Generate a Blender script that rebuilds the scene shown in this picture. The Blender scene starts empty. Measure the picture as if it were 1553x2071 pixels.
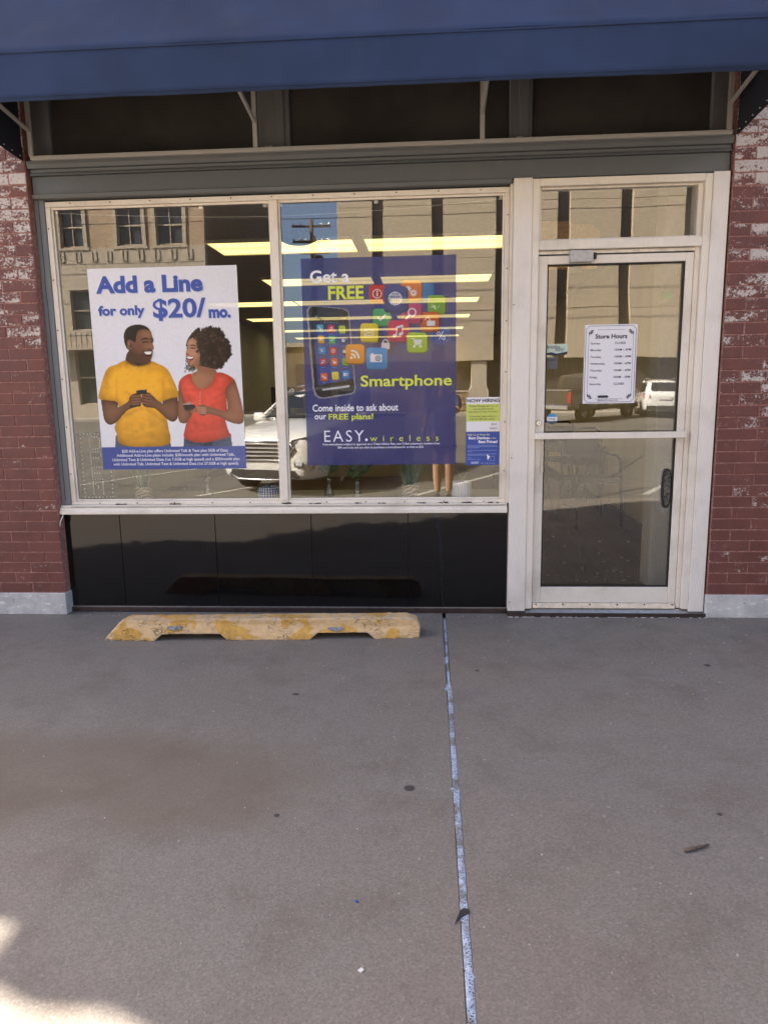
import bpy, bmesh, math, random
import numpy as np
from mathutils import Vector, Matrix, noise as mnoise

# ------------------------------------------------------------------ camera, sky, sun, exposure
S = bpy.context.scene
COL = S.collection
R = math.radians

cam_d = bpy.data.cameras.new('camera')
cam_d.sensor_fit = 'HORIZONTAL'; cam_d.sensor_width = 36.0
cam_d.lens = 36.0 * 1432.0 / 1553.0
cam_d.clip_start = 0.03; cam_d.clip_end = 3000.0
cam = bpy.data.objects.new('camera', cam_d); COL.objects.link(cam); S.camera = cam
YAW, PITCH, ROLL = 0.0648, 0.1697, -0.0154          # turned left, tilted down, rolled
def _cam_dir(x, u, d):
    c, s = math.cos(PITCH), math.sin(PITCH); y, z = c*d + s*u, -s*d + c*u
    c, s = math.cos(YAW), math.sin(YAW); return Vector((c*x - s*y, s*x + c*y, z))
_c, _s = math.cos(ROLL), math.sin(ROLL)
_rx, _up, _fw = _cam_dir(_c, _s, 0), _cam_dir(-_s, _c, 0), _cam_dir(0, 0, 1)
_m = Matrix((( _rx.x, _up.x, -_fw.x, 0.0), (_rx.y, _up.y, -_fw.y, -4.325), (_rx.z, _up.z, -_fw.z, 1.4141), (0, 0, 0, 1)))
cam.matrix_world = _m

SUN_EL = R(40.0)
SUN_FROM = Vector((-0.918*math.cos(SUN_EL), 0.397*math.cos(SUN_EL), math.sin(SUN_EL)))   # direction towards the sun
W = bpy.data.worlds.new('World'); S.world = W; W.use_nodes = True
wn = W.node_tree.nodes; bg = wn['Background']
sky = wn.new('ShaderNodeTexSky'); sky.sky_type = 'NISHITA'; sky.sun_disc = False
sky.sun_elevation = SUN_EL; sky.sun_rotation = math.atan2(SUN_FROM.x, SUN_FROM.y)
sky.dust_density = 3.5; sky.ozone_density = 0.4; sky.air_density = 0.7
W.node_tree.links.new(sky.outputs[0], bg.inputs[0]); bg.inputs[1].default_value = 0.09

sun_d = bpy.data.lights.new('sun', 'SUN'); sun_d.energy = 4.6; sun_d.angle = R(0.45); sun_d.color = (1.0, 0.90, 0.76)
sun = bpy.data.objects.new('sun', sun_d); COL.objects.link(sun)
sun.rotation_euler = (-SUN_FROM).to_track_quat('-Z', 'Y').to_euler(); sun.location = (-30, 12, 30)

S.view_settings.view_transform = 'Standard'; S.view_settings.look = 'None'
S.view_settings.gamma = 1.0; S.view_settings.exposure = 2.6
S.render.engine = 'CYCLES'
cy = S.cycles
cy.max_bounces = 10; cy.diffuse_bounces = 5; cy.glossy_bounces = 4; cy.transmission_bounces = 6; cy.transparent_max_bounces = 24
cy.use_denoising = True; cy.sample_clamp_indirect = 8.0
cy.caustics_reflective = False; cy.caustics_refractive = False
random.seed(7); RNG = np.random.default_rng(7)

# ------------------------------------------------------------------ helpers: meshes
class MB:
    """collects shapes, builds them as one mesh object"""
    def __init__(s): s.v = []; s.f = []
    def add(s, vs, fs):
        o = len(s.v); s.v += [tuple(p) for p in vs]; s.f += [tuple(i + o for i in f) for f in fs]; return s
    def box(s, x0, x1, y0, y1, z0, z1):
        return s.add([(x0,y0,z0),(x1,y0,z0),(x1,y1,z0),(x0,y1,z0),(x0,y0,z1),(x1,y0,z1),(x1,y1,z1),(x0,y1,z1)],
                     [(3,2,1,0),(4,5,6,7),(0,1,5,4),(1,2,6,5),(2,3,7,6),(3,0,4,7)])
    def cbox(s, c, d): return s.box(c[0]-d[0]/2, c[0]+d[0]/2, c[1]-d[1]/2, c[1]+d[1]/2, c[2]-d[2]/2, c[2]+d[2]/2)
    def prism_x(s, prof, x0, x1):
        """profile [(y,z)] counter-clockwise seen from +x, extruded along x"""
        n = len(prof); vs = [(x0,)+tuple(p) for p in prof] + [(x1,)+tuple(p) for p in prof]
        return s.add(vs, [tuple(range(n-1,-1,-1)), tuple(range(n,2*n))] + [(i,(i+1)%n,n+(i+1)%n,n+i) for i in range(n)])
    def prism_y(s, prof, y0, y1):
        """profile [(x,z)] clockwise or not, extruded along y"""
        n = len(prof); vs = [(p[0],y0,p[1]) for p in prof] + [(p[0],y1,p[1]) for p in prof]
        return s.add(vs, [tuple(range(n)), tuple(range(2*n-1,n-1,-1))] + [(i,n+i,n+(i+1)%n,(i+1)%n) for i in range(n)])
    def prism_z(s, prof, z0, z1):
        n = len(prof); vs = [(p[0],p[1],z0) for p in prof] + [(p[0],p[1],z1) for p in prof]
        return s.add(vs, [tuple(range(n-1,-1,-1)), tuple(range(n,2*n))] + [(i,(i+1)%n,n+(i+1)%n,n+i) for i in range(n)])
    def tube(s, pts, r, n=8, caps=True):
        pts = [Vector(p) for p in pts]; rr = r if isinstance(r, (list, tuple)) else [r]*len(pts)
        rings = []; up = None
        for i, p in enumerate(pts):
            t = (pts[min(i+1,len(pts)-1)] - pts[max(i-1,0)]).normalized()
            if up is None: up = Vector((0,0,1)) if abs(t.z) < .9 else Vector((0,1,0))
            a = t.cross(up).normalized(); b = a.cross(t).normalized(); up = b
            rings.append([p + a*math.cos(2*math.pi*k/n)*rr[i] + b*math.sin(2*math.pi*k/n)*rr[i] for k in range(n)])
        vs = [q for rg in rings for q in rg]; fs = []
        for i in range(len(pts)-1):
            for k in range(n):
                a, b = i*n+k, i*n+(k+1)%n; fs.append((a, b, b+n, a+n))
        if caps: fs += [tuple(range(n-1,-1,-1)), tuple(range((len(pts)-1)*n, len(pts)*n))]
        return s.add(vs, fs)
    def lathe(s, prof, c=(0,0,0), n=24):
        """[(r,z)] around a vertical axis at c"""
        vs = [(c[0]+r*math.cos(2*math.pi*k/n), c[1]+r*math.sin(2*math.pi*k/n), c[2]+z) for r, z in prof for k in range(n)]
        fs = [(i*n+k, i*n+(k+1)%n, (i+1)*n+(k+1)%n, (i+1)*n+k) for i in range(len(prof)-1) for k in range(n)]
        if prof[0][0] > 1e-5: fs.append(tuple(range(n-1,-1,-1)))
        if prof[-1][0] > 1e-5: fs.append(tuple(range((len(prof)-1)*n, len(prof)*n)))
        return s.add(vs, fs)
    def cyl_y(s, c, r, y0, y1, n=12):
        return s.prism_y([(c[0]+r*math.cos(2*math.pi*k/n), c[1]+r*math.sin(2*math.pi*k/n)) for k in range(n)], y0, y1)
    def ribbon(s, pts, w, y, closed=False):
        """flat line of width w in a plane y = const facing -y"""
        pts = [Vector((p[0], p[1])) for p in pts]; n = len(pts); L = []
        for i in range(n):
            a = pts[(i-1) % n] if (closed or i > 0) else pts[i]; b = pts[(i+1) % n] if (closed or i < n-1) else pts[i]
            t = (b-a).normalized(); nn = Vector((-t.y, t.x))*w/2
            L.append((pts[i]+nn, pts[i]-nn))
        vs = []
        for a, b in L: vs += [(a.x, y, a.y), (b.x, y, b.y)]
        m = n if closed else n-1
        return s.add(vs, [(2*i, 2*i+1, 2*((i+1)%n)+1, 2*((i+1)%n)) for i in range(m)])
    def flat(s, pts, y):
        return s.add([(p[0], y, p[1]) for p in pts], [tuple(range(len(pts)))])
    def disc(s, c, r, y, n=20, rz=None):
        return s.flat([(c[0]+r*math.cos(2*math.pi*k/n), c[1]+(rz or r)*math.sin(2*math.pi*k/n)) for k in range(n)], y)
    def mesh(s, name, off=(0,0,0)):
        me = bpy.data.meshes.new(name)
        me.from_pydata([(a-off[0], b-off[1], c-off[2]) for a, b, c in s.v], [], s.f); me.update()
        bm = bmesh.new(); bm.from_mesh(me); bmesh.ops.recalc_face_normals(bm, faces=bm.faces); bm.to_mesh(me); bm.free()
        return me
    def build(s, name, mat, parent=None, smooth=False, bevel=0, local=False, seg=1):
        off = (0,0,0)
        if parent is not None and not local: off = wloc(parent)
        me = s.mesh(name, off); return link(name, me, mat, parent, smooth, bevel, seg)

def wloc(o):
    v = Vector((0,0,0))
    while o is not None: v += o.location; o = o.parent
    return v
def link(name, me, mat, parent=None, smooth=False, bevel=0, seg=1):
    if mat is not None: me.materials.append(mat)
    ob = bpy.data.objects.new(name, me); COL.objects.link(ob); ob.parent = parent
    if smooth:
        me.polygons.foreach_set('use_smooth', [True]*len(me.polygons))
    if bevel:
        b = ob.modifiers.new('bevel', 'BEVEL'); b.width = bevel; b.segments = seg; b.limit_method = 'ANGLE'; b.angle_limit = R(35)
    return ob
def tag(o, label, cat, group=None):
    o['label'] = label; o['category'] = cat
    if group: o['group'] = group
    return o
def thing(name, label, cat, loc=(0,0,0), rz=0, group=None):
    o = bpy.data.objects.new(name, None); COL.objects.link(o); o.empty_display_size = .1
    o.location = loc; o.rotation_euler = (0,0,rz); return tag(o, label, cat, group)
def struct(o): o['kind'] = 'structure'; return o
def copy_tree(o, parent=None):
    c = o.copy(); COL.objects.link(c); c.parent = parent
    for ch in list(o.children): copy_tree(ch, c)
    return c

TEXTS = []
def text(body, x0, x1, z0, z1, y, mat, parent, bold=0.0, name='lettering', shear=0.0, face=1, space=1.0):
    """flat printed words filling the box x0..x1, z0..z1 on a plane y = const, read from -y (face=1) or from +y (face=-1)"""
    cu = bpy.data.curves.new(name, 'FONT'); cu.body = body; cu.size = 1.0; cu.resolution_u = 3
    cu.offset = bold; cu.shear = shear; cu.space_character = space; cu.fill_mode = 'BOTH'
    ob = bpy.data.objects.new(name + '_tmp', cu); COL.objects.link(ob)
    TEXTS.append((ob, cu, (x0,x1,z0,z1,y), mat, parent, name, face))
def flush_texts():
    dg = bpy.context.evaluated_depsgraph_get()
    for ob, cu, (x0,x1,z0,z1,y), mat, parent, name, face in TEXTS:
        me = bpy.data.meshes.new_from_object(ob.evaluated_get(dg)); me.name = name
        n = len(me.vertices); co = np.empty(n*3, np.float32); me.vertices.foreach_get('co', co); co = co.reshape(-1,3)
        lo, hi = co.min(0), co.max(0); d = np.maximum(hi-lo, 1e-6)
        u = (co[:,0]-lo[0])/d[0]; v = (co[:,1]-lo[1])/d[1]
        off = wloc(parent) if parent is not None else Vector((0,0,0))
        out = np.empty((n,3), np.float32)
        out[:,0] = (x0 + u*(x1-x0) if face > 0 else x1 - u*(x1-x0)) - off.x
        out[:,1] = y - off.y; out[:,2] = z0 + v*(z1-z0) - off.z
        me.vertices.foreach_set('co', out.ravel()); me.update(); me.materials.clear()
        COL.objects.unlink(ob); bpy.data.objects.remove(ob)
        link(name, me, mat, parent)
    TEXTS.clear()
# ------------------------------------------------------------------ helpers: procedural materials
class NT:
    def __init__(s, name):
        s.m = bpy.data.materials.new(name); s.m.use_nodes = True; s.t = s.m.node_tree
        s.b = s.t.nodes['Principled BSDF']; s.out = s.t.nodes['Material Output']
    def n(s, typ, **kw):
        nd = s.t.nodes.new('ShaderNode' + typ)
        for k, v in kw.items(): setattr(nd, k, v)
        return nd
    def l(s, a, b): s.t.links.new(a, b)
    def set(s, sock, v):
        if hasattr(v, 'is_output'): s.l(v, sock)
        elif isinstance(v, (tuple, list)) and len(v) == 3 and sock.type == 'RGBA': sock.default_value = (*v, 1)
        else: sock.default_value = v
    def pos(s, scale=(1,1,1), obj=False):
        if obj: o = s.n('TexCoord').outputs['Object']
        else: o = s.n('NewGeometry').outputs['Position']
        mp = s.n('Mapping'); mp.inputs['Scale'].default_value = scale; s.l(o, mp.inputs['Vector']); return mp.outputs[0]
    def noise(s, vec, scale, detail=4, rough=.55, dist=0.0):
        nd = s.n('TexNoise'); s.l(vec, nd.inputs['Vector']); nd.inputs['Scale'].default_value = scale
        nd.inputs['Detail'].default_value = detail; nd.inputs['Roughness'].default_value = rough; nd.inputs['Distortion'].default_value = dist
        return nd.outputs[0]
    def voro(s, vec, scale, feature='F1', rand=1.0, out=0):
        nd = s.n('TexVoronoi', feature=feature); s.l(vec, nd.inputs['Vector']); nd.inputs['Scale'].default_value = scale
        if 'Randomness' in nd.inputs: nd.inputs['Randomness'].default_value = rand
        return nd.outputs[out]
    def ramp(s, fac, a, b, lo=0.0, hi=1.0):
        nd = s.n('MapRange'); nd.interpolation_type = 'SMOOTHSTEP'
        s.set(nd.inputs[0], fac); s.set(nd.inputs[1], a); s.set(nd.inputs[2], b); s.set(nd.inputs[3], lo); s.set(nd.inputs[4], hi); return nd.outputs[0]
    def math(s, op, a, b=0.0, clamp=False):
        nd = s.n('Math', operation=op, use_clamp=clamp); s.set(nd.inputs[0], a); s.set(nd.inputs[1], b); return nd.outputs[0]
    def mix(s, fac, a, b, mode='MIX'):
        nd = s.n('Mix', data_type='RGBA', blend_type=mode); s.set(nd.inputs[0], fac); s.set(nd.inputs[6], a); s.set(nd.inputs[7], b); return nd.outputs[2]
    def bump(s, h, strength=.3, dist=.01):
        nd = s.n('Bump'); nd.inputs['Strength'].default_value = strength; nd.inputs['Distance'].default_value = dist
        s.l(h, nd.inputs['Height']); s.l(nd.outputs[0], s.b.inputs['Normal']); return nd
    def base(s, c): s.set(s.b.inputs['Base Color'], c)
    def rough(s, r): s.set(s.b.inputs['Roughness'], r)
    def spec(s, v): s.set(s.b.inputs['Specular IOR Level'], v)

def plain(name, col, rough=.5, metal=0.0, var=.12, scale=40, bump=0.0, obj=False, spec=.5, coat=0.0):
    """one colour with a little uneven tone"""
    t = NT(name); p = t.pos(obj=obj); n = t.noise(p, scale, 5, .6)
    k = t.ramp(n, .3, .7, 1-var, 1+var)
    hs = t.n('HueSaturation'); hs.inputs['Color'].default_value = (*col, 1); t.l(k, hs.inputs['Value']); t.base(hs.outputs[0])
    t.rough(rough); t.b.inputs['Metallic'].default_value = metal; t.spec(spec)
    if coat: t.b.inputs['Coat Weight'].default_value = coat; t.b.inputs['Coat Roughness'].default_value = .05
    if bump: t.bump(n, bump, .004)
    return t.m

def glass(name, f0=.065, tint=(.93,.95,.94), wav=0.0):
    t = NT(name); t.t.nodes.remove(t.b)
    g = t.n('NewGeometry'); dot = t.n('VectorMath', operation='DOT_PRODUCT')
    t.l(g.outputs['Normal'], dot.inputs[0]); t.l(g.outputs['Incoming'], dot.inputs[1])
    c = t.math('ABSOLUTE', dot.outputs['Value']); k = t.math('POWER', t.math('SUBTRACT', 1.0, c, True), 5.0)
    fac = t.math('ADD', f0, t.math('MULTIPLY', k, 1-f0), True)
    tr = t.n('BsdfTransparent'); tr.inputs[0].default_value = (*tint, 1)
    gl = t.n('BsdfGlossy'); gl.inputs['Roughness'].default_value = 0.0; gl.inputs[0].default_value = (1,1,1,1)
    if wav:
        b = t.n('Bump'); b.inputs['Strength'].default_value = 1.0; b.inputs['Distance'].default_value = wav
        t.l(t.noise(t.pos((1,1,.6)), 2.2, 1, .4), b.inputs['Height']); t.l(b.outputs[0], gl.inputs['Normal'])
    mx = t.n('MixShader'); t.l(fac, mx.inputs[0]); t.l(tr.outputs[0], mx.inputs[1]); t.l(gl.outputs[0], mx.inputs[2])
    t.l(mx.outputs[0], t.out.inputs[0]); return t.m

MT = {}
def mat_paint(name, col, dirt=.5, rough=.45):
    """old gloss paint: brushed tone, grime, small chips"""
    t = NT(name); p = t.pos(); a = t.noise(p, 3.0, 6, .6); b = t.noise(t.pos((30,30,3)), 4, 4, .6); c = t.noise(p, 90, 5, .7)
    c1 = tuple(x*.965 for x in col); c2 = tuple(min(1, x*1.02) for x in col)
    m = t.mix(t.ramp(b, .3, .7), c1, c2)
    m = t.mix(t.ramp(a, .47, .72, 0, .42*dirt), m, (.33,.26,.19))
    m = t.mix(t.ramp(c, .69, .76, 0, .75*dirt), m, (.16,.13,.11))
    t.base(m); t.rough(t.ramp(a, .3, .7, rough-.1, rough+.15)); t.bump(t.math('ADD', t.math('MULTIPLY', b, .5), t.math('MULTIPLY', c, .6)), .12, .003); return t.m
MT['cream'] = mat_paint('cream_paint', (.80,.73,.635), .75)
MT['white_post'] = mat_paint('off_white_paint', (.78,.725,.66), .6)
MT['fascia'] = mat_paint('grey_fascia_paint', (.108,.117,.122), .25, .5)
MT['jamb_grey'] = mat_paint('blue_grey_paint', (.17,.19,.21), .3, .5)
MT['mullion_grey'] = mat_paint('dark_grey_paint', (.12,.12,.115), .2, .5)

def mat_brick():
    t = NT('peeling_red_paint_on_brick'); p = t.pos()
    at = t.n('Attribute', attribute_type='OBJECT', attribute_name='wear'); oi = t.n('ObjectInfo')
    shift = t.n('VectorMath', operation='MULTIPLY_ADD'); t.l(oi.outputs['Random'], shift.inputs[0]); shift.inputs[1].default_value = (9,5,7); t.l(p, shift.inputs[2])
    q = shift.outputs[0]
    fine = t.noise(q, 75, 7, .72, .3); mp = t.n('Mapping'); mp.inputs['Scale'].default_value = (9, 9, 20); t.l(q, mp.inputs[0]); blot = t.noise(mp.outputs[0], 1.0, 3, .55)
    h = t.math('ADD', t.math('MULTIPLY', fine, .62), t.math('MULTIPLY', blot, .50))
    thr = t.math('SUBTRACT', .765, t.math('MULTIPLY', at.outputs['Fac'], .34))
    m = t.ramp(t.math('SUBTRACT', h, thr), -.03, .035)
    tone = t.noise(p, 6, 5, .6); red = t.mix(t.ramp(tone, .3, .7), (.110,.031,.023), (.185,.060,.045))
    red = t.mix(t.math('MULTIPLY', oi.outputs['Random'], .35), red, (.10,.035,.032))
    red = t.mix(t.ramp(t.noise(p, 19, 6, .7), .56, .78, 0, .45), red, (.33,.25,.24))
    t.base(t.mix(m, red, t.mix(fine, (.36,.30,.27), (.68,.61,.56)))); t.rough(t.ramp(tone, .3, .7, .5, .7))
    t.bump(t.math('ADD', t.math('MULTIPLY', m, -.5), t.noise(p, 180, 4, .7)), .45, .0025); return t.m
MT['brick'] = mat_brick()
def mat_mortar():
    t = NT('painted_mortar'); p = t.pos(); n = t.noise(p, 40, 5, .7)
    t.base(t.mix(t.ramp(n, .4, .7), (.27,.11,.09), (.42,.25,.21))); t.rough(.85); t.bump(n, .5, .004); return t.m
MT['mortar'] = mat_mortar()
def mat_brickwall():
    t = NT('red_brick_wall_far'); b = t.n('TexBrick'); mp = t.n('Mapping'); g = t.n('NewGeometry')
    t.l(g.outputs['Position'], mp.inputs[0]); mp.inputs['Rotation'].default_value = (R(90),0,0); t.l(mp.outputs[0], b.inputs['Vector'])
    b.inputs['Scale'].default_value = 1.0; b.inputs['Brick Width'].default_value = .225; b.inputs['Row Height'].default_value = .0677; b.inputs['Mortar Size'].default_value = .006
    b.inputs['Color1'].default_value = (.15,.042,.034,1); b.inputs['Color2'].default_value = (.19,.06,.048,1); b.inputs['Mortar'].default_value = (.25,.1,.08,1)
    t.base(b.outputs[0]); t.rough(.7); return t.m
MT['brickwall'] = mat_brickwall()
def mat_plinth():
    t = NT('flaking_white_paint_on_concrete'); p = t.pos(); n = t.noise(p, 26, 8, .72); n2 = t.noise(p, 7, 5, .6); st = t.noise(t.pos((14,14,45)), 1, 6, .7)
    m = t.mix(t.ramp(n2, .35, .7), (.44,.43,.42), (.60,.58,.56))
    m = t.mix(t.ramp(st, .56, .64), m, (.72,.70,.68)); m = t.mix(t.ramp(n, .61, .66, 0, .9), m, (.13,.12,.12))
    t.base(m); t.rough(.8); t.bump(n, .6, .006); return t.m
MT['plinth'] = mat_plinth()

def mat_sidewalk():
    t = NT('old_concrete_sidewalk'); p = t.pos(); big = t.noise(p, .8, 5, .6, .4); mid = t.noise(p, 3.2, 6, .62); fine = t.noise(p, 120, 4, .7)
    v = t.n('TexVoronoi'); t.l(p, v.inputs['Vector']); v.inputs['Scale'].default_value = 185
    sep = t.n('SeparateColor'); t.l(v.outputs['Color'], sep.inputs[0]); grain = sep.outputs[0]
    v2 = t.n('TexVoronoi'); t.l(p, v2.inputs['Vector']); v2.inputs['Scale'].default_value = 38
    sep2 = t.n('SeparateColor'); t.l(v2.outputs['Color'], sep2.inputs[0])
    c = t.mix(t.ramp(big, .35, .68), (.222,.198,.174), (.228,.190,.156))
    c = t.mix(t.ramp(mid, .46, .74, 0, .75), c, (.165,.132,.108))
    c = t.mix(t.ramp(t.noise(p, 1.7, 4, .5), .52, .75, 0, .5), c, (.255,.236,.212))
    c = t.mix(t.ramp(grain, .0, 1.0, 0, .52), c, (.115,.103,.093)); c = t.mix(t.ramp(grain, .90, .98, 0, .26), c, (.46,.42,.37))
    c = t.mix(t.ramp(fine, .57, .72, 0, .8), c, (.085,.078,.072))
    # scattered pale aggregate stones worn bare
    st = t.math('MULTIPLY', t.ramp(sep2.outputs[0], .972, .982), t.ramp(v2.outputs['Distance'], .32, .20)); st = t.math('MULTIPLY', st, t.ramp(t.noise(p, 1.1, 3, .5), .42, .62))
    c = t.mix(t.math('MULTIPLY', st, .45), c, (.45,.42,.38))
    # broad old spill that never washed out
    sx = t.n('SeparateXYZ'); t.l(p, sx.inputs[0]); ex = t.math('DIVIDE', t.math('ADD', sx.outputs[0], 1.25), .95); ey = t.math('DIVIDE', t.math('ADD', sx.outputs[1], 1.95), .36)
    rad = t.math('ADD', t.math('ADD', t.math('MULTIPLY', ex, ex), t.math('MULTIPLY', ey, ey)), t.math('MULTIPLY', t.math('SUBTRACT', t.noise(p, 2.6, 5, .6), .5), 2.4))
    c = t.mix(t.ramp(rad, 1.25, .35, 0, .55), c, (.150,.115,.080))
    t.base(c); t.rough(t.ramp(mid, .3, .7, .62, .82)); t.spec(.35)
    h = t.math('ADD', t.math('MULTIPLY', grain, .5), fine); t.bump(h, .40, .0022); return t.m
MT['sidewalk'] = mat_sidewalk()
def mat_sealant():
    t = NT('pale_blue_joint_sealant'); p = t.pos(); n = t.noise(p, 60, 6, .7); v = t.voro(p, 150)
    pit = t.math('MULTIPLY', t.ramp(v, .40, .22), t.ramp(t.noise(p, 22, 3, .6), .36, .50))
    c = t.mix(t.ramp(n, .35, .7), (.30,.36,.47), (.52,.58,.70)); c = t.mix(t.ramp(t.noise(p, 9, 4, .6), .47, .60, 0, .85), c, (.17,.16,.155)); c = t.mix(pit, c, (.02,.02,.022))
    t.base(c); t.rough(.55); t.bump(t.math('SUBTRACT', n, pit), .7, .004); return t.m
MT['sealant'] = mat_sealant()
def mat_asphalt():
    t = NT('asphalt'); p = t.pos(); n = t.noise(p, 90, 4, .7); b = t.noise(p, .35, 5, .6)
    c = t.mix(t.ramp(b, .3, .7), (.095,.088,.078), (.135,.124,.108)); c = t.mix(t.ramp(n, .5, .75, 0, .6), c, (.22,.20,.18))
    cr = t.voro(p, .22, 'DISTANCE_TO_EDGE'); c = t.mix(t.ramp(cr, .006, .002, 0, .9), c, (.025,.025,.025))
    t.base(c); t.rough(.85); t.bump(n, .4, .006); return t.m
MT['asphalt'] = mat_asphalt()
def mat_vitrolite():
    t = NT('black_glass_tile'); p = t.pos((1,1,1)); t.base((.004,.004,.0045)); n = t.noise(p, 3.0, 2, .4)
    t.rough(t.ramp(t.noise(p, 30, 6, .7), .4, .8, .03, .10)); t.b.inputs['IOR'].default_value = 1.55; t.bump(n, .12, .02); return t.m
MT['vitrolite'] = mat_vitrolite()
def mat_fabric(name, col, trans=.0):
    t = NT(name); p = t.pos(); n = t.noise(p, 2.2, 4, .6); w = t.n('TexWave', wave_type='BANDS', bands_direction='X'); t.l(p, w.inputs['Vector']); w.inputs['Scale'].default_value = 160
    fd = t.noise(t.pos((3.0,1,.6)), 1.6, 6, .65); cc = t.mix(t.ramp(n, .3, .75), tuple(c*.8 for c in col), tuple(c*1.2 for c in col)); t.base(t.mix(t.ramp(fd, .5, .8, 0, .35), cc, (.075,.085,.12))); t.rough(.85); t.b.inputs['Sheen Weight'].default_value = .04
    t.bump(t.math('ADD', t.math('MULTIPLY', n, 6.0), w.outputs[1]), .25, .002)
    if trans:
        tl = t.n('BsdfTranslucent'); tl.inputs[0].default_value = (*[c*1.6 for c in col], 1); mx = t.n('MixShader'); mx.inputs[0].default_value = trans
        t.l(t.b.outputs[0], mx.inputs[1]); t.l(tl.outputs[0], mx.inputs[2]); t.l(mx.outputs[0], t.out.inputs[0])
    return t.m
MT['awning'] = mat_fabric('navy_awning_canvas', (.021,.042,.108), .18)
MT['alu'] = plain('dull_aluminium', (.50,.48,.45), .42, .85, .15, 30, .1)
MT['alu_paint'] = mat_paint('greyed_steel_tube', (.42,.40,.37), .3, .5)
MT['dark_glass'] = plain('dark_transom_panel', (.055,.049,.042), .16, 0, .2, 3)
MT['glass'] = glass('window_glass', .088, (.985,.99,.98)); MT['doorglass'] = glass('door_glass', .088, (.985,.99,.98))
MT['darkbrown'] = plain('dark_brown_base_paint', (.035,.02,.017), .5, 0, .4, 25, .3)
MT['screw'] = plain('rusty_screw', (.07,.045,.03), .6, .5, .3)
MT['black'] = plain('black_rubber', (.012,.012,.012), .6, 0, .2)
MT['blackmetal'] = plain('black_painted_metal', (.02,.02,.022), .4, .2, .2)
MT['chrome'] = plain('chrome', (.75,.75,.76), .15, 1.0, .05)
MT['whiteplastic'] = plain('white_plastic', (.72,.70,.66), .4, 0, .06)
# ------------------------------------------------------------------ the setting: sidewalk, kerb, road, far ground
sidewalk = struct(MB().box(-60, 60, -4.70, 14.0, -.45, -.06).build('sidewalk', MT['sidewalk']))
CURB_Y = -4.72
def slab(x0, x1):
    m = MB(); nx = 24
    m.box(x0, x1, CURB_Y+.14, .30, -.058, 0.0)
    return m.build('slab', MT['sidewalk'], sidewalk, bevel=.003)
slab(-9.0, .081); slab(.101, 9.0); slab(-60, -9.03); slab(9.03, 60)
# uneven sealant squeezed into the joint between the two slabs
def joint():
    vs = []; fs = []; n = 420; xm = .091
    for i in range(n+1):
        y = -.04 - 4.52*i/n
        k = mnoise.noise(Vector((0, y*6.0, 1.3))); k2 = mnoise.noise(Vector((3.1, y*23.0, 5.2))); k3 = mnoise.noise(Vector((7.7, y*21.0, 2.2)))
        w = .0092 + .0035*k; a = max(.0102, w + .004*k2 + (.011 if k > .42 else 0)); b = max(.0102, w + .004*k3 + (.010 if k2 > .55 else 0))
        xc = xm + .004*mnoise.noise(Vector((1.0, y*2.0, 9.0))); h = .0006 + .002*abs(k2)
        if -1.1 < y: a *= .7; b *= .7; h -= .004
        vs += [(xc-a, y, .0004), (xc-a*.5, y, h+.0006), (xc+b*.5, y, h+.0006), (xc+b, y, .0004)]
        if i:
            o = 4*i; fs += [(o-4,o-3,o+1,o), (o-3,o-2,o+2,o+1), (o-2,o-1,o+3,o+2)]
    return MB().add(vs, fs).build('joint_sealant', MT['sealant'], sidewalk, smooth=True)
joint()
def mat_kerb():
    t = NT('worn_yellow_kerb_paint'); p = t.pos(); n = t.noise(p, 6, 6, .7)
    t.base(t.mix(t.ramp(n, .44, .56), (.62,.36,.07), (.34,.31,.28))); t.rough(.8); t.bump(n, .5, .01); return t.m
MT['kerb'] = mat_kerb()
kerb = struct(MB().box(-60, 1.25, CURB_Y, CURB_Y+.135, -.40, .003).build('kerb', MT['kerb'], bevel=.02, seg=2))
struct(MB().box(1.26, 60, CURB_Y, CURB_Y+.135, -.40, .003).build('kerb', MT['sidewalk'], bevel=.02, seg=2))  # yellow left off here, plain colour standing in for shade on the kerb
# road: dips at the gutter and climbs a little to the far side
m = MB(); ys = [(-4.5,-.152), (-5.0,-.150), (-9,-.145), (-16,-.06), (-24,.04), (-31.2,.09)]
vs = []; fs = []
for i, (y, z) in enumerate(ys):
    vs += [(-260, y, z), (260, y, z)]
    if i: fs.append((2*i-2, 2*i-1, 2*i+1, 2*i))
road = struct(m.add(vs, fs).build('road', MT['asphalt']))
def road_z(y):
    for (a, za), (b, zb) in zip(ys, ys[1:]):
        if a >= y >= b: return za + (zb-za)*(y-a)/(b-a)
    return ys[-1][1]
MT['roadpaint'] = plain('worn_white_road_paint', (.40,.38,.34), .8, 0, .35, 18)
MT['yellowpaint'] = plain('worn_yellow_road_paint', (.26,.19,.08), .8, 0, .35, 18)
for k in range(-9, 12):                                       # angled parking stalls on this side, then the far side
    x = .40 + k*3.35; dx, dy = .485, -.875; pts = []; w = .055
    a, b = (x-.62, -6.0), (x+1.75, -10.3)
    mm = MB()
    for (s0, s1) in ((0, .5), (.5, 1)):
        p0 = (a[0]+(b[0]-a[0])*s0, a[1]+(b[1]-a[1])*s0); p1 = (a[0]+(b[0]-a[0])*s1, a[1]+(b[1]-a[1])*s1)
        mm.add([(p0[0]-w,p0[1],road_z(p0[1])+.004),(p0[0]+w,p0[1],road_z(p0[1])+.004),(p1[0]+w,p1[1],road_z(p1[1])+.004),(p1[0]-w,p1[1],road_z(p1[1])+.004)], [(0,1,2,3)])
    mm.build('parking_line', MT['roadpaint'], road)
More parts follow.
